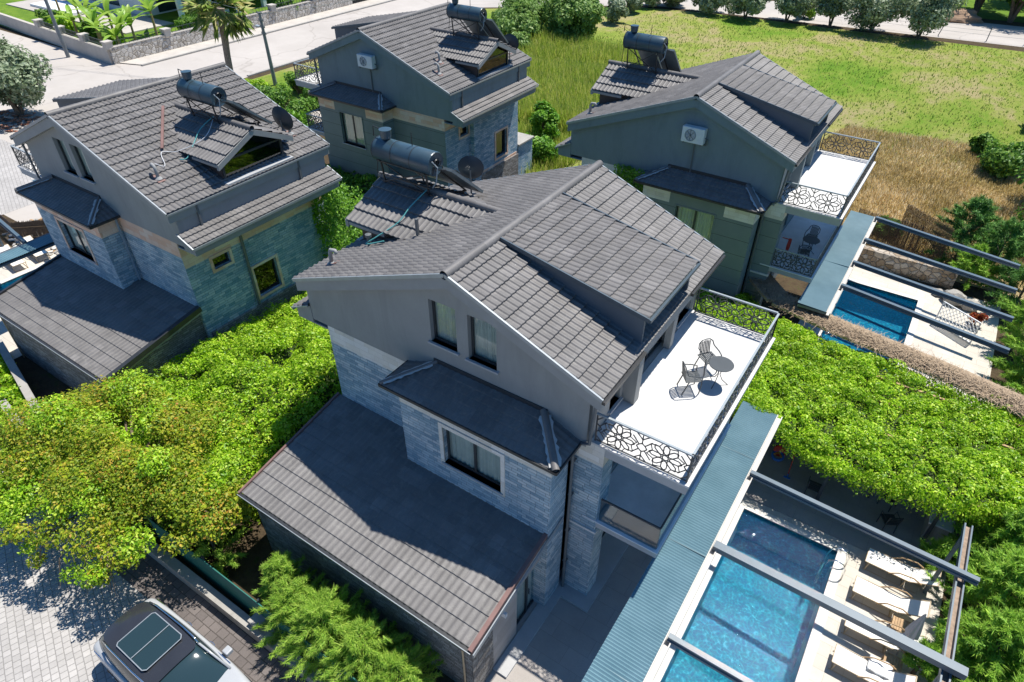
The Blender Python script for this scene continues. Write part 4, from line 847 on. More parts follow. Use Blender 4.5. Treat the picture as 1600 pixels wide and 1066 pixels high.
# thatched strip on the D side of the vine roof
# ------------------------------------------------------------------ sun loungers
def lounger():
    R = empty('sun_lounger', (0, 0, 0), 'x', 'lounger', 'cream sun loungers by the pools')
    m = MB()
    for y in (-.31, .31): m.tube([(0, y, .4), (1.3, y, .4), (1.98, y, .78)], .018, 6)
    m.tube([(0, -.31, .4), (0, .31, .4)], .018, 6); m.tube([(1.98, -.31, .78), (1.98, .31, .78)], .018, 6); m.tube([(0, -.31, .03), (1.6, -.31, .03)], .014, 6); m.tube([(0, .31, .03), (1.6, .31, .03)], .014, 6); m.build('frame', 'tan', R)
    for x in (.12, 1.2):
        m = MB(); m.tube([(x, -.31, .4), (x-.04, -.31, .02), (x-.04, .31, .02), (x, .31, .4)], .018, 6); m.build('leg', 'tan', R)
    for y in (-.335, .335): m = MB(); m.tube([(.7, y, .38), (.95, y, .6), (1.35, y, .66), (1.6, y, .54)], .022, 6); m.build('armrest', 'wood', R)
    m = MB(); n = 10; vs = []
    for i in range(n+1):
        x = 1.3*i/n; z = .415-.02*math.sin(math.pi*i/n); vs += [(x, -.295, z), (x, .295, z)]
    m.add(vs, [(2*i, 2*i+2, 2*i+3, 2*i+1) for i in range(n)]); m.build('seat_sling', 'cloth', R)
    m = MB(); vs = []
    for i in range(n+1):
        t = i/n; vs += [(1.31+.68*t, -.295, .415+.38*t-.02*math.sin(math.pi*t)), (1.31+.68*t, .295, .415+.38*t-.02*math.sin(math.pi*t))]
    m.add(vs, [(2*i, 2*i+2, 2*i+3, 2*i+1) for i in range(n)]); m.build('back_sling', 'cloth', R); return R
def copytree(o, parent=None):
    c = o.copy(); C.objects.link(c); c.parent = parent
    for ch in list(o.children): copytree(ch, c)
    return c
L0 = lounger(); first = True
for (x, y, rz, lb) in ((11.42, 6.72, -.02, 'sun lounger half in leaf shade, nearest the pool ladder'), (11.3, 5.38, .0, 'second sun lounger from the ladder'), (11.35, 4.05, .02, 'third sun lounger, half under the thick beam'), (11.3, 2.72, 0, 'fourth sun lounger, with white towel at its side'), (-30.2, .35, 3.05, 'sun lounger by the left villa, nearer the left edge of the photo'), (-30.2, 1.55, 3.05, 'sun lounger by the left villa, farther from the left edge')):
    o = L0 if first else copytree(L0); first = False; o.location = (x, y, .0); o.rotation_euler = (0, 0, rz); o['label'] = lb
for (y, lb) in ((4.72, 'slatted wooden side table beside the folded parasol'), (3.38, 'slatted wooden side table beyond the towel')):
    R = empty('side_table', (12.75, y, 0), lb, 'side table', 'wooden side tables'); m = MB()
    for i in range(7): m.box(-.24+.07*i, -.18+.07*i, -.24, .24, .36, .385)
    m.box(-.24, .24, -.24, -.2, .33, .36); m.box(-.24, .24, .2, .24, .33, .36); m.build('tabletop', 'wood', R)
    for a in (-.2, .2):
        for b in (-.2, .2): m = MB(); m.box(a-.02, a+.02, b-.02, b+.02, 0, .33); m.build('leg', 'wood', R)
R = empty('folded_parasol', (12.86, 3.9, 0), 'folded grey parasol standing between loungers', 'parasol'); m = MB(); vs = []; n = 16
for j, (r, z) in enumerate([(.2, 1.2), (.17, 1.5), (.1, 1.9), (.03, 2.25)]):
    vs += [(r*(1 if k % 2 else .72)*math.cos(2*math.pi*k/n), r*(1 if k % 2 else .72)*math.sin(2*math.pi*k/n), z) for k in range(n)]
m.add(vs, [(j*n+k, j*n+(k+1) % n, (j+1)*n+(k+1) % n, (j+1)*n+k) for j in range(3) for k in range(n)]+[tuple(range(3*n, 4*n))]); m.build('canopy', 'umb', R)
m = MB(); m.tube([(0, 0, 0), (0, 0, 2.3)], .02, 8); m.build('pole', 'fascia', R); m = MB(); m.lathe([(0, .08), (.22, .07), (.25, 0)], (0, 0, 0), 20); m.build('base', 'slab', R)
m = MB(); n = 8; vs = [(-.3+.6*i/n, -.24+.48*j/n, .05+.03*math.sin(i*1.3)*math.cos(j*1.7)+.02*math.sin(i+j)) for i in range(n+1) for j in range(n+1)]
m.add(vs, [(i*(n+1)+j, (i+1)*(n+1)+j, (i+1)*(n+1)+j+1, i*(n+1)+j+1) for i in range(n) for j in range(n)]); o = m.build('towel', 'white', None, smooth=True); o.location = (12.45, 2.95, .44); tag(o, 'rumpled white towel on the fourth sun lounger', 'towel'); sd = o.modifiers.new('s', 'SOLIDIFY'); sd.thickness = .03
# ------------------------------------------------------------------ things under the vine roof
def dchair(p, rz, lb):
    R = empty('dining_chair', p, lb, 'chair', 'dark dining chairs under the vine roof', rz); m = MB(); m.box(-.22, .22, -.22, .22, .42, .46); m.build('seat', 'rail', R); m = MB()
    m.beam((-.2, -.22, .46), (-.2, -.28, .9), .03, .03); m.beam((.2, -.22, .46), (.2, -.28, .9), .03, .03)
    for i in range(4): m.beam((-.2, -.23-.015*i, .55+.1*i), (.2, -.23-.015*i, .55+.1*i), .05, .012)
    m.build('backrest', 'rail', R)
    for a in (-.2, .2):
        for b in (-.2, .2): m = MB(); m.beam((a, b, .42), (a*1.05, b*1.1, 0), .03, .03); m.build('leg', 'rail', R)
    m = MB(); m.tube([(-.23, -.2, .66), (-.24, .18, .66), (-.23, .2, .42)], .014, 6); m.tube([(.23, -.2, .66), (.24, .18, .66), (.23, .2, .42)], .014, 6); m.build('armrest', 'rail', R)
dchair((9.25, 8.6, 0), 0, 'dining chair left of the long table in the vine shade'); dchair((11.75, 8.55, 0), .5, 'dining chair nearest the poolside in the vine shade'); dchair((11.6, 9.6, 0), 1.2, 'dining chair at the right end of the shaded table')
R = empty('dining_table', (10.3, 9.9, 0), 'oval dining table with pale rim in the vine shade', 'table'); m = MB(); m.add([(1.15*math.cos(2*math.pi*k/32), .62*math.sin(2*math.pi*k/32), z) for z in (.72, .75) for k in range(32)], [tuple(range(31, -1, -1)), tuple(range(32, 64))]+[(k, (k+1) % 32, 32+(k+1) % 32, 32+k) for k in range(32)]); m.build('tabletop', 'rail2', R)
for a in (-.7, .7):
    for b in (-.3, .3): m = MB(); m.box(a-.03, a+.03, b-.03, b+.03, 0, .72); m.build('leg', 'rail', R)
R = empty('barbecue_counter', (13.15, 9.5, 0), 'grey stone barbecue counter at the shaded patio corner', 'counter'); m = MB(); m.box(-.32, .28, -.75, .9, 0, .85); m.build('body', 'conc', R); m = MB(); m.box(-.36, .32, -.8, .95, .85, .92); m.build('countertop', 'slabf', R)
R = empty('toy_float', (7.72, 9.75, .22), 'red and blue child swim float with orange straps', 'toy'); m = MB(); m.lathe([(.0, .1), (.2, .1), (.24, .05), (.2, 0), (0, 0)], (0, 0, .12), 20, (.2, -.8, .5)); m.build('seat', 'red', R, smooth=True)
m = MB(); m.lathe([(.16, 0), (.24, .05), (.24, .1), (.16, .14), (.14, .07), (.16, 0)], (0, -.22, -.02), 20, (0, -.3, 1)); m.build('ring', 'bluep', R, smooth=True); m = MB(); m.beam((-.15, -.32, .12), (.0, -.12, .14), .05, .02); m.beam((.15, -.32, .12), (0, -.12, .14), .05, .02); m.build('strap', 'yellow', R)
R = empty('pool_brush', (8.3, 9.0, 0), 'long red pole leaning under the vine roof', 'pole'); m = MB(); m.tube([(0, 0, .1), (-.1, .9, 1.6)], .02, 8); m.build('pole', 'red', R); m = MB(); m.tube([(0, 0, .1), (.01, -.1, -.02)], .022, 8); m.box(-.12, .12, -.14, -.08, -.02, .04); m.tube([(-.1, .9, 1.6), (-.13, 1.1, 1.95)], .02, 8); m.build('brush_head', 'bluep', R)
# things on the terrace of the villa by the meadow
R = empty('lattice_screen', (12.3, 22.3, 0), 'white diamond lattice screen at the far pool terrace', 'screen', rz=-.55); m = MB(); w, h = .95, 1.2
for i in range(-8, 16):
    for s_ in (1, -1):
        x0 = -w+i*.2; a = [x0, 0]; b = [x0+h*.8, h]
        if s_ < 0: a, b = [x0+h*.8, 0], [x0, h]
        t0, t1 = 0, 1; dx_ = b[0]-a[0]
        ts = sorted(((-w-a[0])/dx_, (w-a[0])/dx_)); t0, t1 = max(0, ts[0]), min(1, ts[1])
        if t1 > t0: m.beam((a[0]+dx_*t0, 0, h*t0), (a[0]+dx_*t1, 0, h*t1), .018, .035, (0, 1, 0))
m.build('lattice', 'white', R); m = MB()
for a, b in (((-w, 0, 0), (-w, 0, h)), ((w, 0, 0), (w, 0, h)), ((-w, 0, h), (w, 0, h)), ((-w, 0, .05), (w, 0, .05))): m.beam(a, b, .04, .05, (0, 1, 0))
m.build('frame', 'white', R)
def rock(p, r, lb):
    bm = bmesh.new(); bmesh.ops.create_icosphere(bm, subdivisions=3, radius=r)
    for v in bm.verts: v.co *= 1+.35*mnoise.noise(v.co*2.2/r+Vector(p)); v.co.z *= .65
    me = bpy.data.meshes.new('garden_rock'); bm.to_mesh(me); bm.free(); me.materials.append(MAT['conc']); o = bpy.data.objects.new('garden_rock', me); C.objects.link(o); o.location = p; tag(o, lb, 'rock', 'rocks by the far pool')
rock((12.0, 25.2, .25), .55, 'large boulder left of the iron chairs near the far pool'); rock((12.75, 25.0, .2), .42, 'smaller boulder beside the larger one near the far pool'); rock((11.3, 25.5, .12), .28, 'small stone beside the rubble wall by the far pool')
# ------------------------------------------------------------------ parked car
def car():
    R = empty('parked_car', (-3.62, -8.2, 0), 'silver car with black glass roof parked on the pavers', 'car', rz=.0); R.scale = (1.1, 1.1, 1.08); W = .93
    # sections along x: (x, half width, z bottom, z belt, z roof/top, top half width)
    m = MB(); secs = [(-2.33, .72, .42, .62, .70, .62), (-2.28, .84, .3, .85, .98, .7), (-2.05, .91, .25, .98, 1.1, .72), (-1.2, .93, .22, 1.0, 1.08, .8), (0, .94, .2, .98, 1.04, .82), (.75, .94, .2, .97, 1.02, .82), (1.0, .93, .22, .96, 1.02, .8), (1.6, .91, .22, .9, .98, .76), (2.05, .86, .25, .8, .88, .7), (2.3, .72, .3, .62, .72, .6), (2.36, .58, .38, .52, .6, .5)]
    vs = []; 
    for (x, w, a, b, c, tw) in secs:
        ring = [(-w*.96, a), (-w, (a+b)/2), (-w*.985, b), (-(w+tw)/2, (b+c)/2+.02), (-tw, c), (-tw*.4, c+.015), (tw*.4, c+.015), (tw, c), ((w+tw)/2, (b+c)/2+.02), (w*.985, b), (w, (a+b)/2), (w*.96, a)]
        vs += [(x, y, z) for y, z in ring]
    n = 12; fs = [(i*n+k, i*n+(k+1) % n, (i+1)*n+(k+1) % n, (i+1)*n+k) for i in range(len(secs)-1) for k in range(n)]+[tuple(range(n-1, -1, -1)), tuple(range((len(secs)-1)*n, len(secs)*n))]
    m.add(vs, [tuple(reversed(f)) for f in fs]); o = m.build('body', 'carpaint', R, smooth=True); sb = o.modifiers.new('s', 'SUBSURF'); sb.levels = 2; sb.render_levels = 2
    cs = [(-2.2, .68, .50, 1.1), (-2.0, .75, .57, 1.36), (-1.65, .81, .62, 1.5), (-1.0, .85, .66, 1.55), (-.3, .86, .67, 1.565), (.3, .85, .65, 1.51), (.72, .83, .67, 1.32), (1.22, .79, .7, 1.02)]
    ring = lambda w, tw, z: [(-w, .96), (-(w*.5+tw*.5)-.015, .96+(z-.96)*.55), (-tw, z-.05), (-tw*.6, z-.004), (0, z+.01), (tw*.6, z-.004), (tw, z-.05), ((w*.5+tw*.5)+.015, .96+(z-.96)*.55), (w, .96)]
    m = MB(); vs = [(x, y, zz) for (x, w, tw, z) in cs for y, zz in ring(w, tw, z)]
    m.add(vs, [(9*i+k, 9*i+9+k, 9*i+10+k, 9*i+1+k) for i in range(7) for k in range(8)]); gl = m.build('cabin_glass', 'carglass', R, smooth=True); sb = gl.modifiers.new('s', 'SUBSURF'); sb.levels = sb.render_levels = 2
    m = MB(); rs = [(-1.98, .80, .50, 1.405)]+[(x, w, tw, z) for (x, w, tw, z) in cs[2:5]]+[(.36, .85, .63, 1.5)]
    m.add([(x, y, zz+.014) for (x, w, tw, z) in rs for y, zz in ring(w, tw*1.03, z)[2:7]], [(5*i+k, 5*i+5+k, 5*i+6+k, 5*i+1+k) for i in range(4) for k in range(4)]); rf = m.build('roof', 'carroof', R, smooth=True); sb = rf.modifiers.new('s', 'SUBSURF'); sb.levels = sb.render_levels = 2
    m = MB(); P = [(-1.28, -.46), (-1.22, -.52), (-.14, -.53), (-.06, -.46), (-.06, .46), (-.14, .53), (-1.22, .52), (-1.28, .46)]
    zt = lambda x: 1.606-.05*(x+.45)**2
    m.add([(x, y, zt(x)) for x, y in P], [tuple(range(8))]); sr = m.build('sunroof', 'carglass', rf)
    m = MB()
    for a, b in zip(P, P[1:]+P[:1]): m.beam((a[0], a[1], zt(a[0])+.004), (b[0], b[1], zt(b[0])+.004), .022, .012)
    m.beam((-.62, -.52, zt(-.62)+.004), (-.62, .52, zt(-.62)+.004), .02, .01); m.build('sunroof_frame', 'trim', sr)
    for s_ in (-1, 1):
        m = MB(); m.tube([(-1.7, .63*s_, 1.46), (-1.4, .66*s_, 1.55), (-.3, .68*s_, 1.59), (.15, .67*s_, 1.56), (.32, .66*s_, 1.48)], .022, 8); m.build('roof_rail', 'chrome', R, smooth=True)
        m = MB(); m.tube([(.3, .655*s_, 1.47), (.72, .7*s_, 1.3), (1.2, .77*s_, 1.0)], .03, 8); m.build('pillar', 'carpaint', R, smooth=True)
        m = MB(); m.box(.72, .92, *sorted((.9*s_, 1.1*s_)), 1.0, 1.14); m.build('mirror', 'carpaint', R, bevel=.03)
        for x in (-.75, .2): m = MB(); m.tube([(x-.1, .945*s_, .86), (x, .965*s_, .87), (x+.1, .945*s_, .86)], .013, 6); m.build('door_handle', 'chrome', R)
        m = MB(); m.lathe([(0, 0), (.12, .02), (.14, .08), (0, .1)], (2.1, .62*s_, .7), 14, (.9, .2*s_, .5)); m.build('headlight', 'chrome', R, smooth=True)
        m = MB(); m.box(-2.3, -2.2, *sorted((.55*s_, .7*s_)), .72, .8); m.build('tail_light', 'red', R, bevel=.02)
        m = MB(); m.beam((-2.0, .865*s_, 1.005), (1.1, .85*s_, 1.005), .02, .025); m.build('window_trim', 'chrome', R)
        for x in (-1.4, 1.42):
            m = MB(); m.lathe([(0, 0), (.3, 0), (.34, .04), (.34, .2), (.3, .24), (0, .24)], (x, (.93 if s_ > 0 else -.69)-.24 if s_ > 0 else -.93, .34), 28, (0, 1, 0)); w = m.build('wheel', 'tyre', R)
            m = MB(); yy = .935*s_
            for k in range(5): m.beam((x, yy, .34), (x+.2*math.cos(k*1.257), yy, .34+.2*math.sin(k*1.257)), .05, .012, (0, 1, 0))
            m.lathe([(.2, 0), (.23, 0)], (x, yy, .34), 24, (0, 1, 0)); m.build('rim', 'chrome', w)
    for (a, b) in (((.98, -.5, 1.1), (.75, .12, 1.24)), ((1.02, .15, 1.08), (.78, .62, 1.2))): m = MB(); m.beam(a, b, .02, .015); m.build('wiper', 'black', R)
    m = MB(); m.tube([(-2.36, -.55, .5), (-2.4, 0, .5), (-2.36, .55, .5)], .05, 8); m.build('bumper_trim', 'black', R)
car()
# ------------------------------------------------------------------ street poles and the neighbour's plot
def pole(x, y, h, lb, lean=0.02):
    R = empty('utility_pole', (x, y, 0), lb, 'utility pole', 'utility poles'); m = MB(); m.tube([(0, 0, 0), (-lean*h, 0, h)], [.19, .12], 10); m.build('pole_shaft', 'polem', R)
    m = MB()
    for z in (.995, .9, .81, .72): m.beam((-lean*h*z-.28, .0, h*z), (-lean*h*z+.3, 0, h*z), .09, .09); [m.lathe([(.04, 0), (.05, .05), (.03, .12)], (-lean*h*z+s_*.26, 0, h*z+.02), 8) for s_ in (-1, 1)]
    m.build('cross_arm', 'polem', R); return R
MAT['polem'] = plain('weathered grey steel', (.17, .19, .2), .5, .15, 3)
pole(-44.3, 29.7, 6.1, 'utility pole with short cross arms by the concrete road'); pole(-69.2, 23.9, 12, 'tall leaning pole in front of the neighbour\'s garden wall', .02)
for i, (a, b, sg) in enumerate([((-69.4, 23.9, 11.8), (-44.4, 29.7, 6.0), .8), ((-69.4, 23.9, 10.8), (-44.6, 29.7, 5.4), .7), ((-44.4, 29.7, 6.0), (-42.5, 62, 6.2), .7)]):
    m = MB(); m.tube([Vector(a).lerp(Vector(b), t/12)-Vector((0, 0, sg*4*(t/12)*(1-t/12))) for t in range(13)], .018, 5); tag(m.build('overhead_wire', 'polem'), ['upper wire between the two utility poles', 'lower wire between the two utility poles', 'wire leading away along the road from the shorter pole'][i], 'wire', 'overhead wires')
m = MB(); m.beam((-44.2, 29.7, 4.6), (-45.6, 30.3, 4.75), .05, .05); m.prism([(-46.1, 4.7), (-45.5, 4.68), (-45.5, 4.8), (-46.0, 4.82)], 'y', 30.1, 30.4); o = m.build('street_lamp', 'rail2'); tag(o, 'small lamp head on an arm of the utility pole', 'street lamp')
lowwall('boundary_wall', [(-62.9, 25.3), (-62.9, 58.2)], 1.5, .4, 'fieldstone', 'fieldstone boundary wall along the concrete road', 'wall', 'walk')
lowwall('boundary_wall', [(-63.2, 25.1), (-95, 27.2)], 1.4, .35, 'walk', 'plastered boundary wall left of the corner pillar', 'wall')
for i, (x, y, z) in enumerate([(-63.1, 25.2, 0), (-62.9, 31.5, 0), (-62.9, 38, 0), (-62.9, 45.5, 0), (-62.9, 52, 0), (-67.9, 25.5, 0), (-73, 25.8, 0), (-78, 26.1, 0)]):
    m = MB(); m.box(-.35, .35, -.35, .35, 1.4, 2.0); m.box(-.42, .42, -.42, .42, 2.0, 2.12); o = m.build('wall_pillar', 'walk'); o.location = (x, y, 0)
    tag(o, ['stone pillar at the corner of the two boundary walls', 'first wall pillar from the corner along the road wall', 'second wall pillar along the road wall', 'wall pillar near the palm crown', 'wall pillar nearest the dark gate', 'first pillar left of the corner on the plastered wall', 'second pillar left of the corner on the plastered wall', 'leftmost pillar on the plastered wall'][i], 'pillar', 'wall pillars')
for (x0, y0, x1, y1, lb) in ((-62.9, 25.6, -62.9, 52, 'thin railing on top of the fieldstone wall'), (-63.5, 25.2, -78, 26.1, 'thin railing on top of the plastered wall')):
    m = MB(); n = 60
    for i in range(n+1): t = i/n; m.beam((x0+(x1-x0)*t, y0+(y1-y0)*t, 1.5), (x0+(x1-x0)*t, y0+(y1-y0)*t, 2.05), .03, .03)
    m.beam((x0, y0, 2.05), (x1, y1, 2.05), .04, .04); m.beam((x0, y0, 1.65), (x1, y1, 1.65), .04, .04); tag(m.build('wall_railing', 'rail'), lb, 'railing')
m = MB(); m.box(-63.0, -62.85, 58.6, 64, 0, 2.3); 
for i in range(18): m.box(-62.84, -62.8, 58.7+.3*i, 58.78+.3*i, .1, 2.25)
tag(m.build('garden_gate', 'black'), 'dark metal gate at the end of the fieldstone wall', 'gate')
sheet('lawn', [(-63.1, 25.6), (-63.1, 90), (-140, 90), (-140, 28)], .1, 'lawn')
# white neighbour house
R = empty('white_house', (0, 0, 0), 'white neighbour house with dark windows at the top left corner', 'house')
m = MB(); m.box(-95, -78.5, 38.5, 60, .1, 7); m.box(-78.5, -72, 44.5, 46, .1, .5); m.build('wall', 'housew', R)
m = MB(); m.box(-79, -70.5, 38.2, 60, 3.3, 3.7); m.build('porch_roof', 'housew', R)
for y in (38.6, 42.5, 46.5, 50.5): m = MB(); m.box(-71.3, -70.8, y, y+.5, .1, 3.3); m.build('column', 'housew', R)
for (y0, y1) in ((40.5, 43.5), (45.5, 49), (51, 55)): m = MB(); m.box(-78.47, -78.42, y0, y1, .3, 2.8); f = m.build('window', 'carglass', R)
for (x0, x1) in ((-92, -89), (-87, -83.5)): m = MB(); m.box(x0, x1, 38.42, 38.48, .8, 2.8); m.build('window', 'carglass', R)
m = MB(); m.box(-100, -72.5, 32.3, 38.4, .1, .22); tag(m.build('garden_terrace', 'road'), kind='structure')
m = MB(); m.box(-96, -86, 33.5, 36.8, .22, .5); tag(m.build('white_bench_platform', 'housew'), 'low white terrace block left of the banana plants', 'platform')
MAT_done = True
# clutter left of the left villa
for i in range(46):
    pass
def rubble(cx, cy, rx, ry, n, label, s=.25, mats=('conc', 'brickr')):
    m = MB()
    for i in range(n):
        a = random.uniform(0, 6.28); r = math.sqrt(random.random()); x, y = cx+rx*r*math.cos(a), cy+ry*r*math.sin(a); d = Vector((random.uniform(-1, 1), random.uniform(-1, 1), random.uniform(-.2, .2))).normalized()*s*random.uniform(.5, 1.3); z = random.uniform(.02, .25)*(1.2-r)
        m.cur = random.randrange(len(mats)); m.beam((x-d.x, y-d.y, z), (x+d.x, y+d.y, z+d.z), s*random.uniform(.4, .9), s*random.uniform(.15, .4))
    tag(m.build('rubble', mats), label, 'rubble', kind='stuff')
rubble(-54.5, 11.2, 3.2, 2.2, 240, 'heap of broken bricks and tiles under the olive tree', .3); rubble(-33, 3.0, 2.8, 1.8, 150, 'loose stones and boards behind the left pergola', .22, ('conc', 'wood', 'coping'))
MAT['cypress2'] = leafmat('green conifer sprays', [(.13, .3, .03), (.26, .5, .045), (.4, .64, .06), (.5, .7, .1)], .28, .6, .5, .7)
MAT['shrubg'] = leafmat('light shrub leaves', [(.11, .22, .04), (.19, .33, .07), (.28, .43, .1), (.38, .52, .18)], .35, .5, .3, .6)
MAT['redleaf'] = leafmat('red leaves', [(.3, .03, .02), (.5, .06, .03), (.3, .15, .03), (.5, .1, .05)], .3, .5, 0., .6)
MAT['meadowg'] = leafmat('meadow grass', [(.12, .26, .02), (.2, .32, .04), (.3, .36, .07), (.4, .36, .14)], .35, .7, .4, .12)
MAT['dummy'] = None; del MAT['dummy']
MAT['earth'] = plain('brown earth', (.3, .2, .13), .95, .3, 1.5, .8, 3)
# ------------------------------------------------------------------ vegetation
def unit(n): v = rng.normal(size=(n, 3)); return v/np.linalg.norm(v, axis=1)[:, None]
def leafmesh(name, P, N, size, mat, parent=None, aspect=.55, along=None, fold=True, mats2=None):
    """one folded leaf (two quads sharing a midrib) at every point P with normal N"""
    n = len(P); N = N/np.linalg.norm(N, axis=1)[:, None]; A = along if along is not None else rng.normal(size=(n, 3))
    A = A-N*(A*N).sum(1)[:, None]; A /= (np.linalg.norm(A, axis=1)[:, None]+1e-9); B = np.cross(N, A)
    s = (size*np.clip(np.exp(rng.normal(size=n)*.32), .5, 2.))[:, None]; h = s*aspect*.5
    a = P-A*s*.5; b = P+A*s*.5
    if fold:
        l = P-B*h+N*s*.12; r = P+B*h+N*s*.12
        V = np.stack([a, r, b, l], 1).reshape(-1, 3); i = np.arange(n)*4
        F = np.stack([np.stack([i, i+1, i+2], 1), np.stack([i, i+2, i+3], 1)], 1).reshape(-1, 3)
    else:
        V = np.stack([a-B*h*.35, a+B*h*.35, b], 1).reshape(-1, 3); i = np.arange(n)*3; F = np.stack([i, i+1, i+2], 1)
    return npmesh(name, V, F, mat, parent)
def sines(seed, n=9, lo=.3, hi=2.5):
    r = np.random.default_rng(seed); k = r.uniform(lo, hi, n); a = r.uniform(0, 6.28, n); ph = r.uniform(0, 6.28, n)
    return lambda x, y: sum(np.sin((x*np.cos(a[i])+y*np.sin(a[i]))*k[i]+ph[i])/math.sqrt(k[i]/lo) for i in range(n))/n*2
def inside(x, y, poly):
    c = np.zeros(x.shape, bool); n = len(poly)
    for i in range(n):
        (x1, y1), (x2, y2) = poly[i], poly[(i+1) % n]
        k = ((y1 > y) != (y2 > y)) & (x < (x2-x1)*(y-y1)/(y2-y1+1e-12)+x1); c ^= k
    return c
def edgedist(x, y, poly):
    d = np.full(x.shape, 1e9); n = len(poly)
    for i in range(n):
        (x1, y1), (x2, y2) = poly[i], poly[(i+1) % n]; L2 = (x2-x1)**2+(y2-y1)**2
        t = np.clip(((x-x1)*(x2-x1)+(y-y1)*(y2-y1))/L2, 0, 1); d = np.minimum(d, np.hypot(x-x1-t*(x2-x1), y-y1-t*(y2-y1)))
    return d
def canopy(root, poly, zf, dens, size, mat, seed, bump=.25, skirt=.8, thick=.35, aspect=.7, hang=0., cd=8., cr=.24):
    """leafy carpet over a height field: many small leafy domes over a darker lower layer, ragged hanging edge, twigs beneath"""
    xs = [p[0] for p in poly]; ys = [p[1] for p in poly]; A = (max(xs)-min(xs))*(max(ys)-min(ys)); f = sines(seed, 9, .5, 2.6); f2 = sines(seed+5, 11, 3.5, 12)
    H = lambda x, y: zf(x, y)+bump*f(x, y)+(.05+bump*.15)*f2(x, y)
    def pick(n):
        x = rng.uniform(min(xs)-.3, max(xs)+.3, n); y = rng.uniform(min(ys)-.3, max(ys)+.3, n); k = inside(x+.22*f2(y, x), y+.22*f2(x+3, y), poly); return x[k], y[k]
    x, y = pick(int(A*dens*.3)); z = H(x, y)-.1-rng.random(len(x))*thick*.8; P0 = np.stack([x, y, z], 1); N0 = np.tile([[0, 0, 1.]], (len(x), 1))+rng.normal(size=P0.shape)*.8
    cx_, cy_ = pick(int(A*cd)); d = edgedist(cx_, cy_, poly); cz = H(cx_, cy_)-np.clip(.5-d, 0, .5)**2*2*skirt+rng.normal(size=len(cx_))*.07; R0 = cr*rng.uniform(.55, 1.4, len(cx_))
    n = int(len(cx_)*dens*.8/cd); k = rng.choice(len(cx_), n, p=R0**2/np.sum(R0**2)); q = rng.normal(size=(n, 3)); q[:, 2] = np.abs(q[:, 2])*.9-.15; q /= np.linalg.norm(q, axis=1)[:, None]
    P = np.stack([cx_[k], cy_[k], cz[k]-.1], 1)+q*(R0[k]*(1-.3*rng.random(n)**2))[:, None]*[1.15, 1.15, .8]; N = q+[0, 0, .35]+rng.normal(size=(n, 3))*.55
    P = np.concatenate([P, P0]); N = np.concatenate([N, N0])
    sx_, sy_ = pick(int(A*1.6)); ns = len(sx_); dr = rng.normal(size=(ns, 3))*[.5, .5, 0]+[0, 0, .75]; tt = np.linspace(.15, 1, 12); S0 = np.stack([sx_, sy_, H(sx_, sy_)], 1)
    PS = (S0[:, None, :]+dr[:, None, :]*(tt*.5)[None, :, None]-np.array([0, 0, .22])*(tt**2)[None, :, None]+rng.normal(size=(ns, 12, 3))*.03).reshape(-1, 3); P = np.concatenate([P, PS]); N = np.concatenate([N, rng.normal(size=PS.shape)+[0, 0, .6]])
    # hanging fringe
    per = []; 
    for i in range(len(poly)):
        (x1, y1), (x2, y2) = poly[i], poly[(i+1) % len(poly)]; L = math.hypot(x2-x1, y2-y1); q = int(L*dens*.55); t = rng.random(q); o = rng.normal(size=(q, 2))*.14; dz = rng.random(q)**1.6*(skirt+.35*np.abs(f2(x1+(x2-x1)*t, y1+(y2-y1)*t)))
        X = x1+(x2-x1)*t+o[:, 0]; Y = y1+(y2-y1)*t+o[:, 1]; per.append(np.stack([X, Y, H(X, Y)-.1-dz], 1))
    Q = np.concatenate(per); cx, cy = np.mean(xs), np.mean(ys); NQ = np.stack([Q[:, 0]-cx, Q[:, 1]-cy, np.full(len(Q), 2.)], 1); NQ /= np.linalg.norm(NQ, axis=1)[:, None]; NQ += rng.normal(size=NQ.shape)*.5
    leafmesh('leaves', np.concatenate([P, Q]), np.concatenate([N, NQ]), size, mat, root, aspect)
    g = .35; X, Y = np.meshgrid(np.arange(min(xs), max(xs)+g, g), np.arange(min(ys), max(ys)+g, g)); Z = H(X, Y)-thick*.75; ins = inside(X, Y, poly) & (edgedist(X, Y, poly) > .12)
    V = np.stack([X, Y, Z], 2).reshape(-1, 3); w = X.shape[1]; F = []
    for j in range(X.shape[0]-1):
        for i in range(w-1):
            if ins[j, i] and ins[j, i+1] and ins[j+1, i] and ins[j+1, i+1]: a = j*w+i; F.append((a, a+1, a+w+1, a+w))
    if F: npmesh('twig_layer', V, np.array(F), 'thicket', root)  # added solid dark sheet closing the gaps under the leaves
# vine roof between the nearest villa and the one behind it
VR = empty('vine_roof', (0, 0, 0), 'bright green vine roof between the two right-hand villas', 'vine')
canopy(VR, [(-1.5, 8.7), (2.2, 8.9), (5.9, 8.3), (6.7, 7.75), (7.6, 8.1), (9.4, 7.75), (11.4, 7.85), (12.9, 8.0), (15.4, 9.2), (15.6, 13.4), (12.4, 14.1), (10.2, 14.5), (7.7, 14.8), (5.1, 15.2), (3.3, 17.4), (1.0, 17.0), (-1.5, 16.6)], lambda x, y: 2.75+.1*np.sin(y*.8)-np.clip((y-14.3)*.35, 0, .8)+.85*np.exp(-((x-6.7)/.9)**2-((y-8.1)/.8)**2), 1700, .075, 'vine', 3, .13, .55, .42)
for (x, y) in ((9.5, 8.4), (12.9, 8.6), (6.5, 13.5), (10, 13.6), (13.8, 13.2)):
    m = MB(); m.box(x-.05, x+.05, y-.05, y+.05, 0, 2.45); m.build('post', 'rail', VR)
m = MB()
for y in (8.6, 10.3, 12, 13.4): m.beam((2, y, 2.42), (14.8, y, 2.42), .08, .12)
m.build('rafter', 'wood', VR)
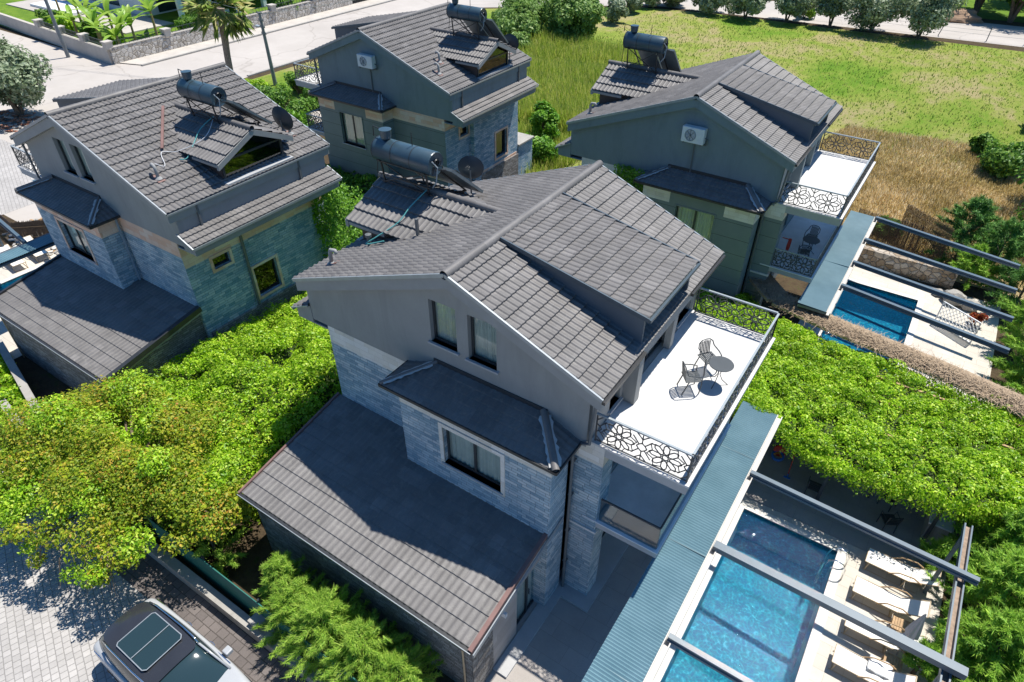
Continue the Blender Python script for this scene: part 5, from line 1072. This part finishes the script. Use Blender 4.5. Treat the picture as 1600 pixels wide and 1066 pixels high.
for (x, y) in ((8.9, 8.35), (9.3, 8.2), (10.4, 8.3), (10.9, 8.25)):
    pass
# dry thatch strip along the vine roof
def strands(name, P, D, w, mat, parent=None, kind=None):
    n = len(P); up = np.tile([[0., 0., 1.]], (n, 1)); B = np.cross(D, up); B /= (np.linalg.norm(B, axis=1)[:, None]+1e-6); B *= w/2; V = np.stack([P-B, P+B, P+D+B*.3, P+D-B*.3], 1).reshape(-1, 3); i = np.arange(n)*4
    o = npmesh(name, V, np.stack([i, i+1, i+2, i+3], 1), mat, parent); return o
TH = empty('thatch_strip', (0, 0, 0), 'dry brown thatch strip edging the vine roof', 'thatch'); n = 9000; t = rng.random(n); u = rng.random(n)
cl = np.array([(3.6, 17.9), (5.2, 16.2), (7.7, 15.55), (10.2, 15.15), (12.4, 14.75), (15.6, 14.0)]); ti = t*(len(cl)-1); i0 = np.minimum(ti.astype(int), len(cl)-2); fr = (ti-i0)[:, None]
c0 = cl[i0]*(1-fr)+cl[i0+1]*fr; P = np.stack([c0[:, 0]+rng.normal(size=n)*.12, c0[:, 1]+(u-.5)*1.15, 2.85-(u-.4)**2*.9+rng.normal(size=n)*.04], 1); D = rng.normal(size=(n, 3))*[.22, .22, .06]; strands('straw', P, D, .025, 'thatch', TH)
m = MB(); 
for a, b in zip(cl[:-1], cl[1:]): m.beam((a[0], a[1], 2.68), (b[0], b[1], 2.68), 1.1, .14)
m.build('thatch_bed', 'thatch', TH)
# vine thicket between left and nearest villas
V2 = empty('vine_thicket', (0, 0, 0), 'leafy vine thicket between left villa and nearest villa', 'vine')
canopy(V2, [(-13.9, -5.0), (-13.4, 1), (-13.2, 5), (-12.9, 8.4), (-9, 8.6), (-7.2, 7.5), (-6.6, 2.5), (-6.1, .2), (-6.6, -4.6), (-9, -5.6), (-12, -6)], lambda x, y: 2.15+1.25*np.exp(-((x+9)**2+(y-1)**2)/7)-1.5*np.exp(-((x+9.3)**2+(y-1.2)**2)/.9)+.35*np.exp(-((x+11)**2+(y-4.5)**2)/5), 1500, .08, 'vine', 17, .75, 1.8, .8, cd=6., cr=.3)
V3 = empty('vine_thicket', (0, 0, 0), 'darker green thicket behind the left villa, below the farthest villa', 'vine')
canopy(V3, [(-24, 9.2), (-13.5, 9.0), (-8, 9.5), (-7.5, 13), (-10, 16.2), (-13.8, 16.4), (-24, 16.2)], lambda x, y: 2.2+.5*np.sin(x*.9)*np.cos(y*.7), 330, .14, 'vine2', 23, .55, 1.4, .5)
def vinecolumn(x0, x1, y, z0, z1, n, lab, off=.2, ax='y'):
    u = rng.uniform(x0, x1, n); z = z0+(z1-z0)*rng.random(n)**.8; d = rng.random(n)*off*(1+.6*np.sin(z*2.3)+.5*np.sin(u*5)); P = np.stack([u, y-d, z], 1) if ax == 'y' else np.stack([y+d, u, z], 1)
    N = np.tile([[0, -1., .5]] if ax == 'y' else [[1., 0, .5]], (n, 1))+rng.normal(size=(n, 3))*.5; return tag(leafmesh('climbing_vine', P, N, .13, 'vine2'), lab, 'vine')
vinecolumn(-3.4, -1.9, TD[1]+.28, 2.5, 6.7, 2600, 'dark climbing vine left of the hipped bay roof of the meadow villa', .35)
vinecolumn(7.3, 9.0, TB[0]+5.6, .3, 6.2, 5200, 'vine climbing the right corner of the left villa', .95, 'x')
def tree(name, p, h, crown, n, size, mat, label, cat='tree', group=None, tr=.12, blobs=14, seed=0, aspect=.55, trunkn=3, up=.35, leaves_name='crown', dens_core=.75, spread=None):
    """crown = (rx, ry, rz, zc): leaves sit on many small clumps inside an ellipsoid"""
    R = empty(name, p, label, cat, group); r = np.random.default_rng(seed+100); rx, ry, rz, zc = crown
    d = r.normal(size=(blobs, 3)); d /= np.linalg.norm(d, axis=1)[:, None]; c = d*r.uniform(.35, .85, (blobs, 1))*[rx, ry, rz]+[0, 0, zc]; rad = r.uniform(.22, .42, blobs)*min(rx, ry)*1.15
    w = rad**2/np.sum(rad**2); k = r.choice(blobs, n, p=w); q = r.normal(size=(n, 3)); q /= np.linalg.norm(q, axis=1)[:, None]; rr = rad[k]*(1-.55*r.random(n)**2.2)*(1+.18*np.sin(q[:, 0]*7+k)*np.cos(q[:, 1]*6)); P = c[k]+q*rr[:, None]*[1, 1, .8]
    P = P[P[:, 2] > .05]; q = q[:len(P)]; N = (P-[0, 0, zc])/[rx, ry, rz]+[0, 0, up]+r.normal(size=P.shape)*.55; leafmesh(leaves_name, P, N, size, mat, R, aspect)
    m = MB()
    for t in range(trunkn):
        a = t*2.1+seed; m.tube([(.06*math.cos(a), .06*math.sin(a), -.05), (rx*.12*math.cos(a), ry*.12*math.sin(a), zc*.45), (rx*.3*math.cos(a), ry*.3*math.sin(a), zc*.95)], [tr, tr*.7, tr*.35], 7)
    m.build('trunk', 'bark', R)
    m = MB()
    for b in range(blobs): cc = c[b]; m.tube([(cc[0]*.15, cc[1]*.15, zc*.5), (cc[0]*.6, cc[1]*.6, (cc[2]+zc*.6)*.5), tuple(cc)], [tr*.4, tr*.28, tr*.1], 5)
    m.build('limb', 'bark', R); return R
# large yellowish tree over the street, lower left
TR = empty('spreading_tree', (-9.6, -5.3, 0), 'large yellow-green spreading tree over the paved street', 'tree')
def bigtree():
    r = np.random.default_rng(5); B = []; 
    for i in range(95):
        a = r.uniform(0, 6.283); s = math.sqrt(r.random()); x = 4.5*s*math.cos(a)-.3; y = 3.2*s*math.sin(a); x += .25*y
        zz = 2.5+1.15*(1-s*s)+r.normal()*.28; B.append((x-.2, y+.1, zz-.2, r.uniform(.45, .85)))
    for i in range(16):   # drooping outer twigs over the street
        a = r.uniform(3.3, 5.4); B.append((4.2*math.cos(a)+r.normal()*.2, 3.3*math.sin(a)+r.normal()*.2, 1.9+r.normal()*.25, r.uniform(.25, .4)))
    B = np.array(B); n = 105000; w = B[:, 3]**2; k = r.choice(len(B), n, p=w/w.sum()); q = r.normal(size=(n, 3)); q /= np.linalg.norm(q, axis=1)[:, None]
    rr = B[k, 3]*(1.08-.6*r.random(n)**1.8)*(1+.2*np.sin(q[:, 0]*8+k)*np.cos(q[:, 1]*7)); P = B[k, :3]+q*rr[:, None]*[1, 1, .7]; N = q*.6+[0, 0, .8]+r.normal(size=(n, 3))*.5
    g = (np.sin(k*12.9898)*43758.5453 % 1) > .72; o_ = (np.sin(k*78.233)*15731.7 % 1) > .86; o_ = (o_ & (r.random(n) < .16)) | (r.random(n) < .02); leafmesh('leaf_tips', P[o_ & ~g], N[o_ & ~g], .085, 'tips', TR, .6); g0 = g | o_; leafmesh('crown', P[~g0], N[~g0], .085, 'ytree', TR, .6); leafmesh('green_foliage', P[g], N[g], .09, 'vine', TR, .6)
    m = MB(); m.tube([(0, 0, -.1), (.1, .1, .9), (0, 0, 1.6)], [.2, .17, .15], 10); m.build('trunk', 'bark', TR); m = MB()
    for i in range(0, len(B), 2): b = B[i]; m.tube([(0, 0, 1.4), (b[0]*.5, b[1]*.5, b[2]*.6+.6), (b[0], b[1], b[2])], [.09, .05, .015], 5)
    for i in range(14): a = r.uniform(3.2, 5.6); x, y = 4.0*math.cos(a), 3.1*math.sin(a); m.tube([(x*.7, y*.7, 2.6), (x, y, 2.1), (x*1.1, y*1.12, 1.3)], [.025, .018, .006], 5)
    m.build('limb', 'bark', TR)
bigtree()
def conifer(p, h, r, n, mat, label, group, seed, size=.3, lean=(0, 0), flat=False, zbase=.25):
    """feathery conifer: sprays fan outwards and upwards from many short boughs"""
    R = empty('conifer', p, label, 'conifer', group); q = np.random.default_rng(seed); nb = max(24, n//170)
    zz = q.random(nb)**.8; a = q.uniform(0, 6.283, nb); R0 = r*np.sqrt(np.clip(1-zz**1.6, .03, 1)) if not flat else r*np.ones(nb)*np.sqrt(1-zz*.6)
    tip = np.stack([R0*np.cos(a)*q.uniform(.6, 1.3, nb), R0*np.sin(a)*q.uniform(.6, 1.3, nb), zbase+(h-zbase)*zz+.25*q.random(nb)], 1); tip[:, :2] += np.outer(zz, lean); rootp = np.stack([np.zeros(nb), np.zeros(nb), np.maximum(.1, tip[:, 2]-.5*h*.25)], 1)
    k = q.integers(0, nb, n); t = .35+.65*q.random(n)**.7; D = tip[k]-rootp[k]; P = rootp[k]+D*t[:, None]; D = D/np.linalg.norm(D, axis=1)[:, None]; side = q.normal(size=(n, 3)); side -= D*(side*D).sum(1)[:, None]; side /= np.linalg.norm(side, axis=1)[:, None]
    wdt = (.2+.14*r)*(1.08-t); P = P+side*wdt[:, None]*q.random(n)[:, None]; dirn = D*.9+side*.7+[0, 0, .3]; dirn /= np.linalg.norm(dirn, axis=1)[:, None]
    N = np.array([0, 0, 1.])-dirn*dirn[:, 2:3]+q.normal(size=(n, 3))*.45; leafmesh('foliage', P, N, size, mat, R, .3, along=dirn, fold=False); m = MB(); m.tube([(0, 0, -.05), (lean[0]*.6, lean[1]*.6, h*.8)], [.07, .02], 8); m.build('trunk', 'bark', R)
    m = MB()
    for b in range(0, nb, 2): m.tube([tuple(rootp[b]), tuple(tip[b])], [.016, .004], 4)
    m.build('bough', 'bark', R); return R
G = 'bright conifers beside the annex'
conifer((-3.0, -4.9, 0), 2.3, .95, 13500, 'conif', 'left slim conifer beside the annex, pointing up', G, 1, .17)
conifer((-2.1, -5.15, 0), 2.1, 1.25, 18000, 'conif', 'second conifer from the left along the green fence', G, 2, .17)
conifer((-.9, -5.15, 0), 2.4, 1.45, 24000, 'conif', 'tallest middle conifer in the row beside the annex', G, 3, .17)
conifer((.4, -5.05, 0), 2.1, 1.45, 22500, 'conif', 'fourth conifer along the green fence', G, 4, .17)
conifer((1.6, -4.95, 0), 1.7, 1.25, 16500, 'conif', 'rightmost low conifer at the annex corner', G, 5, .17)
conifer((-5.9, -5.2, 0), 2.6, .9, 5000, 'conif', 'conifer half hidden by the yellowish tree', G, 6, .2)
G = 'tall hedge conifers right of the pool'
for i, (x, y, h, r, n) in enumerate([(14.8, 8.6, 3.0, 1.4, 12000), (14.8, 6.4, 3.1, 1.45, 12000), (14.7, 4.3, 3.0, 1.4, 12000), (15.0, 2.2, 3.0, 1.4, 9000), (16.6, 8.6, 3.2, 1.3, 5500), (16.8, 5.8, 2.8, 1.2, 5000), (13.3, 7.6, 1.2, .6, 2500), (13.35, 3.6, 1.3, .5, 2500), (13.3, 1.9, 1.2, .5, 2000)]):
    conifer((x, y, 0), h, r*1.08, int(n*1.7), 'cypress2', ['hedge conifer under the corner of the vine roof', 'hedge conifer beside the first pergola beam end', 'hedge conifer between the two pergola beam ends', 'hedge conifer at the lower right corner', 'hedge conifer at the right edge below the vine roof', 'hedge conifer at the right edge by the bare earth', 'small bush at the head of the first lounger', 'small bush behind the folded parasol', 'small bush behind the fourth lounger'][i], G, 20+i, .24)
G = 'dark conifers beside the far pool'
for i, (x, y, h, r, n) in enumerate([(11.6, 29.8, 3.6, 1.7, 9000), (13.2, 28.2, 3.4, 1.7, 8000), (14.6, 26.2, 3.4, 1.7, 7000), (15.3, 22.6, 3.9, 1.6, 9000), (15.4, 19.6, 3.6, 1.4, 8000), (12.4, 27.2, 2.2, 1.1, 4000), (15.8, 17.2, 2.6, 1.2, 5000)]):
    conifer((x, y, 0), h, r*1.1, int(n*1.6), 'cypress' if i < 3 else 'cypress2', ['dark conifer right beside the taller reed screen', 'second dark conifer from the reed screen', 'dark conifer at the right edge above the beams', 'bright conifer at the right edge by the beam ends', 'bright conifer at right edge below the lattice screen', 'low dark conifer behind the boulders', 'small conifer at the right end of the thatch strip'][i], G, 50+i, .3)
tree('red_shrub', (13.1, 23.6, 0), 1, (.5, .5, .5, .6), 900, .1, 'redleaf', 'red-leaved shrub beside the lattice screen', 'shrub', blobs=7, seed=3, tr=.03)
# trees of the meadow edge and the far road
tree('olive_tree', (-55.2, 12.4, 0), 5, (3.4, 3.4, 2.6, 3.0), 15000, .28, 'olive', 'grey-green olive tree at the left edge above the rubble', tr=.2, blobs=26, seed=1, group='olive trees')
ol = [(-29.3, 69.6, 1.3, 2.4), (-30.1, 75.5, 1.2, 2.3), (-29.6, 80.2, 1.6, 2.4), (-27.2, 82.3, 1.9, 2.6), (-21.9, 81.2, 1.9, 2.9), (-16.9, 80.6, 2.0, 3.4), (-12.2, 81.7, 2.1, 3.6), (-7.2, 82.3, 1.8, 4.2), (-2.6, 82.0, 2.5, 4.8), (2.4, 81.8, 2.7, 5.4)]
nm = ['first', 'second', 'third', 'fourth', 'fifth', 'sixth', 'seventh', 'eighth', 'ninth', 'tenth']
for i, (x, y, r, h) in enumerate([(a, b-.6, c*1.3, d*1.25) for a, b, c, d in ol]): tree('olive_tree', (x, y, 0), h, (r, r, h*.42, h*.52), 4200 if r < 2.2 else 7500, .3, 'olive', nm[i]+' olive tree from the left along the meadow edge', tr=.12, blobs=16, seed=30+i, group='olive trees')
tree('palm_shrub', (-10.9, 84.2, 0), 1.2, (1.3, 1.3, .8, .9), 1500, .5, 'banana', 'small bright palm shrub on the road verge', 'shrub', blobs=8, seed=4, tr=.06)
tree('round_shrub', (-28.6, 57.5, 0), 5, (3.4, 3.2, 2.7, 2.9), 13000, .36, 'shrubg', 'big round leafy shrub on the far meadow corner', 'shrub', blobs=30, seed=9, tr=.12)
sh = [(-33.2, 53.5, 2.6, 3.2), (-36.8, 58.2, 2.7, 3.4), (-33.5, 62, 2.6, 3.0), (-39, 63, 2.6, 3.4), (-30.8, 50.2, 1.7, 2.2), (-35.5, 49, 2.0, 2.6)]
for i, (x, y, r, h) in enumerate(sh): tree('tall_shrub', (x, y, 0), h, (r, r, h*.45, h*.5), 7000, .3, 'shrubg', ['light green shrub between the farthest villa and the big round shrub', 'tall shrub behind the farthest villa\'s water tank', 'shrub at the upper bend of the road', 'shrub left of the road bend', 'low shrub in front of the big round shrub', 'shrub just above the farthest villa\'s roof'][i], 'shrub', 'shrubs by the far road', seed=60+i, blobs=16)
tree('leafy_shrub', (-16.3, 31.6, 0), 3, (1.4, 1.3, 1.4, 1.5), 6000, .22, 'vine2', 'bright leafy shrub between the two far villas', 'shrub', seed=71, blobs=14)
tree('leafy_shrub', (-14.6, 27.5, 0), 3, (1.7, 1.7, 1.2, 1.2), 5000, .22, 'vine2', 'low shrub at the rear annex of the farthest villa', 'shrub', seed=72, blobs=14)
gs = [(-42.8, 26.4, 1.5, 1.4, 'vine'), (-39.6, 25.2, 1.8, 2.0, 'shrub'), (-37.2, 24.4, 1.8, 2.2, 'shrub'), (-34.6, 23.6, 1.8, 2.2, 'shrub'), (-40.5, 29.2, 1.5, 1.7, 'shrub'), (-36.8, 28.3, 1.6, 1.8, 'shrub'), (-32.4, 21.6, 1.7, 2.2, 'vine2'), (-31, 18.6, 1.6, 2.0, 'shrub'), (-33, 15, 1.8, 2.0, 'shrub'), (-29.2, 15.2, 1.6, 2.0, 'vine2')]
for i, (x, y, r, h, mt) in enumerate(gs): tree('garden_shrub', (x, y, 0), h, (r, r, h*.5, h*.5), 4200, .2, mt, ['yellow-green garden shrub right of the utility pole base', 'dark garden shrub next to the yellow-green one', 'garden shrub in front of the farthest villa\'s balcony', 'garden shrub below the farthest villa\'s balcony', 'garden shrub on the road side, left group', 'garden shrub on the road side, beside the balcony', 'garden shrub behind the left villa\'s roof tip', 'garden shrub beside the blue pergola end', 'garden shrub just right of the left villa\'s far eave', 'garden shrub below the left bay of the farthest villa'][i], 'shrub', 'garden shrubs by the farthest villa', seed=80+i, blobs=12)
far = [(6.5, 100, 5, 7.5), (10.5, 96.5, 4.6, 7), (-6, 99, 3.6, 6), (-1, 103, 4.2, 7), (16, 100, 5, 7), (1, 108, 5, 8), (12, 110, 6, 8), (-14, 108, 4, 6)]
for i, (x, y, r, h) in enumerate(far): tree('grove_tree', (x, y, 0), h, (r, r, h*.36, h*.66), 7000, .5, 'shrub', ['dark tree right of the brown earth heap', 'dark tree at the right edge beyond the far road', 'tree beyond the far road above the ninth olive', 'tree beyond the far road above the tenth olive', 'tree at the top right corner', 'tree behind the brown earth heap', 'rearmost tree in the top right corner', 'leftmost tree beyond the far road'][i], 'tree', 'trees beyond the far road', seed=120+i, blobs=20, tr=.25)
for i, (x, y, r, h) in enumerate([(11.3, 47.5, .8, 1.4), (13.2, 44.8, 2.0, 2.4), (15.4, 39.5, 2.6, 3.0), (16, 34.5, 2.4, 2.6), (15.2, 56, 2.0, 2.4), (15.5, 50, 1.8, 2.2), (7.9, 30.6, .9, 1.1)]):
    tree('meadow_shrub', (x, y, 0), h, (r, r, h*.5, h*.5), 4200, .26, 'shrub', ['small lone shrub in the dry grass', 'shrub beside the lone shrub in the dry grass', 'wide dark shrub at the right edge of the dry grass', 'dark shrub above the far conifers', 'shrub at the right edge of the meadow, highest', 'shrub at the right edge of the meadow, middle', 'low green bush at the foot of the white balcony'][i], 'shrub', 'shrubs in the dry grass', seed=150+i, blobs=12)
# tall grass
def grass(name, polys, n, h, mat, label, w=.05):
    P = []
    for poly, k in polys:
        xs = [p[0] for p in poly]; ys = [p[1] for p in poly]; x = rng.uniform(min(xs), max(xs), int(n*k*2)); y = rng.uniform(min(ys), max(ys), int(n*k*2)); i = inside(x, y, poly); P.append(np.stack([x[i], y[i], np.full(i.sum(), -.03)], 1))
    P = np.concatenate(P); D = rng.normal(size=P.shape)*[.3, .3, 0]*h+[0, 0, 1]*(h*rng.uniform(.5, 1.2, (len(P), 1))); f = sines(7, 8, .3, 1.6); D[:, 2] *= (1+.35*f(P[:, 0], P[:, 1])); D[:, 0] += .25*h*f(P[:, 1], P[:, 0])
    o = strands(name, P, D, w, mat); return tag(o, label, 'grass', kind='stuff')
grass('tall_grass', [([(-32, 33), (-9, 34.5), (-12, 42), (-20, 56), (-30, 56), (-38, 46)], 1)], 42000, 1.5, 'reedg', 'tall yellow-green reedy grass between the far villas', .07)
grass('meadow_tufts', [([(-20, 44), (14, 50), (14, 82), (-28, 78), (-28, 62)], 1)], 6000, .16, 'meadowg', 'short meadow grass tufts', .1)
grass('dry_grass', [([(3.5, 27.6), (16, 30), (17, 50), (2, 48), (1, 43), (5, 36)], 1)], 30000, .32, 'dryg', 'dry straw-coloured grass beside the meadow', .055)
grass('tall_grass', [([(-24, 20), (-13, 25.4), (-12, 33), (-24, 33)], .5)], 16000, 1.0, 'reedg', 'tall grass behind the farthest villa', .05)
# palm and bananas
def palm(p, h, label):
    R = empty('palm_tree', p, label, 'palm'); m = MB(); m.tube([(0, 0, 0), (.1, .05, h*.3), (.25, .15, h*.6), (.55, .35, h)], [.3, .26, .24, .3], 12); m.build('trunk', 'palmbark', R); P = []; A = []; N = []
    r = np.random.default_rng(3)
    for i in range(34):
        a = r.uniform(0, 6.283); el = r.uniform(-1.2, 1.0); L = r.uniform(1.5, 2.2); d = np.array([math.cos(a)*math.cos(el), math.sin(a)*math.cos(el), math.sin(el)]); tipc = np.array([.55, .35, h+.2])+d*L*.75
        for k in range(26):
            u = (k-12.5)/12.5*1.25; s_ = np.cross(d, [0, 0, 1.]); s_ /= np.linalg.norm(s_)+1e-6; dd = d*math.cos(u)+s_*math.sin(u); dd = dd+[0, 0, -.25]; P.append(tipc+dd*.5); A.append(dd); N.append(np.cross(dd, s_)+r.normal(size=3)*.2+[0, 0, .3])
    leafmesh('fronds', np.array(P), np.array(N), 1.15, 'palmleaf', R, .09, along=np.array(A)); return R
MAT['palmbark'] = plain('palm trunk bark', (.26, .21, .16), .95, .45, 7, 1., 12)
palm((-39.6, 22.0, 0), 8.3, 'fan palm with rough trunk in front of the boundary wall')
def banana(p, h, label, seed):
    R = empty('banana_plant', p, label, 'banana plant', 'banana plants in the neighbour garden'); r = np.random.default_rng(seed); m = MB(); m.tube([(0, 0, 0), (.1, 0, h*.5)], [.16, .1], 8); m.build('stem', 'wood', R); m = MB()
    for i in range(9):
        a = r.uniform(0, 6.283); el = r.uniform(.5, 1.3); L = h*r.uniform(.55, .85); w = .28; d = Vector((math.cos(a), math.sin(a), 0)); s_ = Vector((-math.sin(a), math.cos(a), 0)); vs = []; n = 8; p0 = Vector((0, 0, h*.45))
        for k in range(n+1):
            t = k/n; q = p0+d*L*t*math.cos(el)*(1+.4*t)+Vector((0, 0, 1))*(L*t*math.sin(el)-L*.42*t*t); ww = w*math.sin(math.pi*min(1, .08+t*.95))**.6; vs += [tuple(q-s_*ww+Vector((0, 0, .07))), tuple(q), tuple(q+s_*ww+Vector((0, 0, .07)))]
        m.add(vs, [f for k in range(n) for f in ((3*k, 3*k+1, 3*k+4, 3*k+3), (3*k+1, 3*k+2, 3*k+5, 3*k+4))])
    m.build('leaves', 'banana', R); return R
bl = ['banana plant right at the corner of the two walls', 'broad banana plant just behind the corner one', 'banana plant between the first two left pillars', 'banana plant beside the second left pillar', 'banana plant nearest the corner pillar', 'banana plant with the tallest leaves, beside the house', 'banana plant left of the tallest one', 'banana plant behind the leaning pole', 'banana plant left of the leaning pole', 'banana plant at the top left corner', 'small banana plant by the wall railing']
for i, (x, y, h) in enumerate([(-65.5, 27.6, 3.6), (-67, 29, 4.4), (-71, 28.5, 4.2), (-75, 28.3, 4.0), (-67, 30.2, 4.2), (-69.5, 34.2, 5.2), (-72.5, 31, 4.6), (-76, 30.4, 4.4), (-80, 31.5, 4.6), (-86, 32.3, 4.8), (-70, 28.2, 3.4)]): banana((x, y, .1), h, bl[i], i)
for i, (x, y, r, h, mt) in enumerate([(-66, 40.5, 1.7, 1.8, 'shrub'), (-68.5, 38, 1.5, 1.6, 'shrub'), (-64.6, 36.5, 1.3, 2.4, 'shrub'), (-64.5, 49.5, 1.9, 2.2, 'shrub'), (-78.5, 28.8, 1.7, 2.2, 'vine'), (-66.5, 27.8, 1.2, 1.8, 'vine'), (-64.8, 54, 1.6, 2.4, 'shrub'), (-83, 29.5, 1.6, 2.0, 'shrub'), (-73.5, 29, 1.3, 1.8, 'shrub')]):
    tree('garden_bush', (x, y, .1), h, (r, r, h*.5, h*.5), 3200, .24, mt, ['clipped round bush before the white house, right one', 'clipped round bush before the white house, left one', 'bush overhanging the fieldstone wall', 'bush behind the palm crown', 'yellow-green bush behind the plastered wall', 'small yellow bush beside the corner pillar', 'bush near the dark gate', 'bush at the left end of the plastered wall', 'bush under the banana plants'][i], 'bush', 'bushes in the neighbour garden', seed=200+i, blobs=10)
# fence posts along the meadow's road
for i, (x, y, lb) in enumerate([(-9.7, 84.4, 'thin fence post beside the palm shrub'), (4.1, 84.4, 'leaning fence post right of the last olive'), (8.9, 84.6, 'fence post near the right edge'), (12.5, 85, 'fence post at the right edge'), (-5, 84.3, 'fence post between eighth and ninth olives')]):
    m = MB(); m.beam((0, 0, 0), (.3 if i == 1 else .05, 0, 1.5), .09, .09); o = m.build('fence_post', 'polem'); o.location = (x, y, 0); tag(o, lb, 'post', 'fence posts by the far road')
m = MB()
for z in (.6, 1.0, 1.35): m.tube([(-9.7, 84.4, z), (4.1, 84.4, z), (8.9, 84.6, z), (12.5, 85, z)], .012, 4)
tag(m.build('fence_wire', 'polem'), 'wire strands of the fence by the far road', 'fence')
bm = bmesh.new(); bmesh.ops.create_icosphere(bm, subdivisions=4, radius=1)
for v in bm.verts: v.co = Vector((v.co.x*4.2, v.co.y*2.2, max(-.1, v.co.z)*1.3))*(1+.2*mnoise.noise(v.co*3))
me = bpy.data.meshes.new('earth_heap'); bm.to_mesh(me); bm.free(); me.materials.append(MAT['earth']); o = bpy.data.objects.new('earth_heap', me); C.objects.link(o); o.location = (3.5, 94.5, 0); tag(o, 'brown earth heap beyond the far road', 'earth heap')
# hillside of shrubs in the left garden corner, brown patch
canopy(empty('ground_vine', (0, 0, 0), 'green ground cover between the two low walls at left', 'vine'), [(-24, -4.9), (-17, -6.2), (-14.5, -6.4), (-13.5, -5.2), (-17, -5.3), (-23.5, -4.0)], lambda x, y: .55+0*x, 420, .12, 'vine', 41, .12, .3, .25)
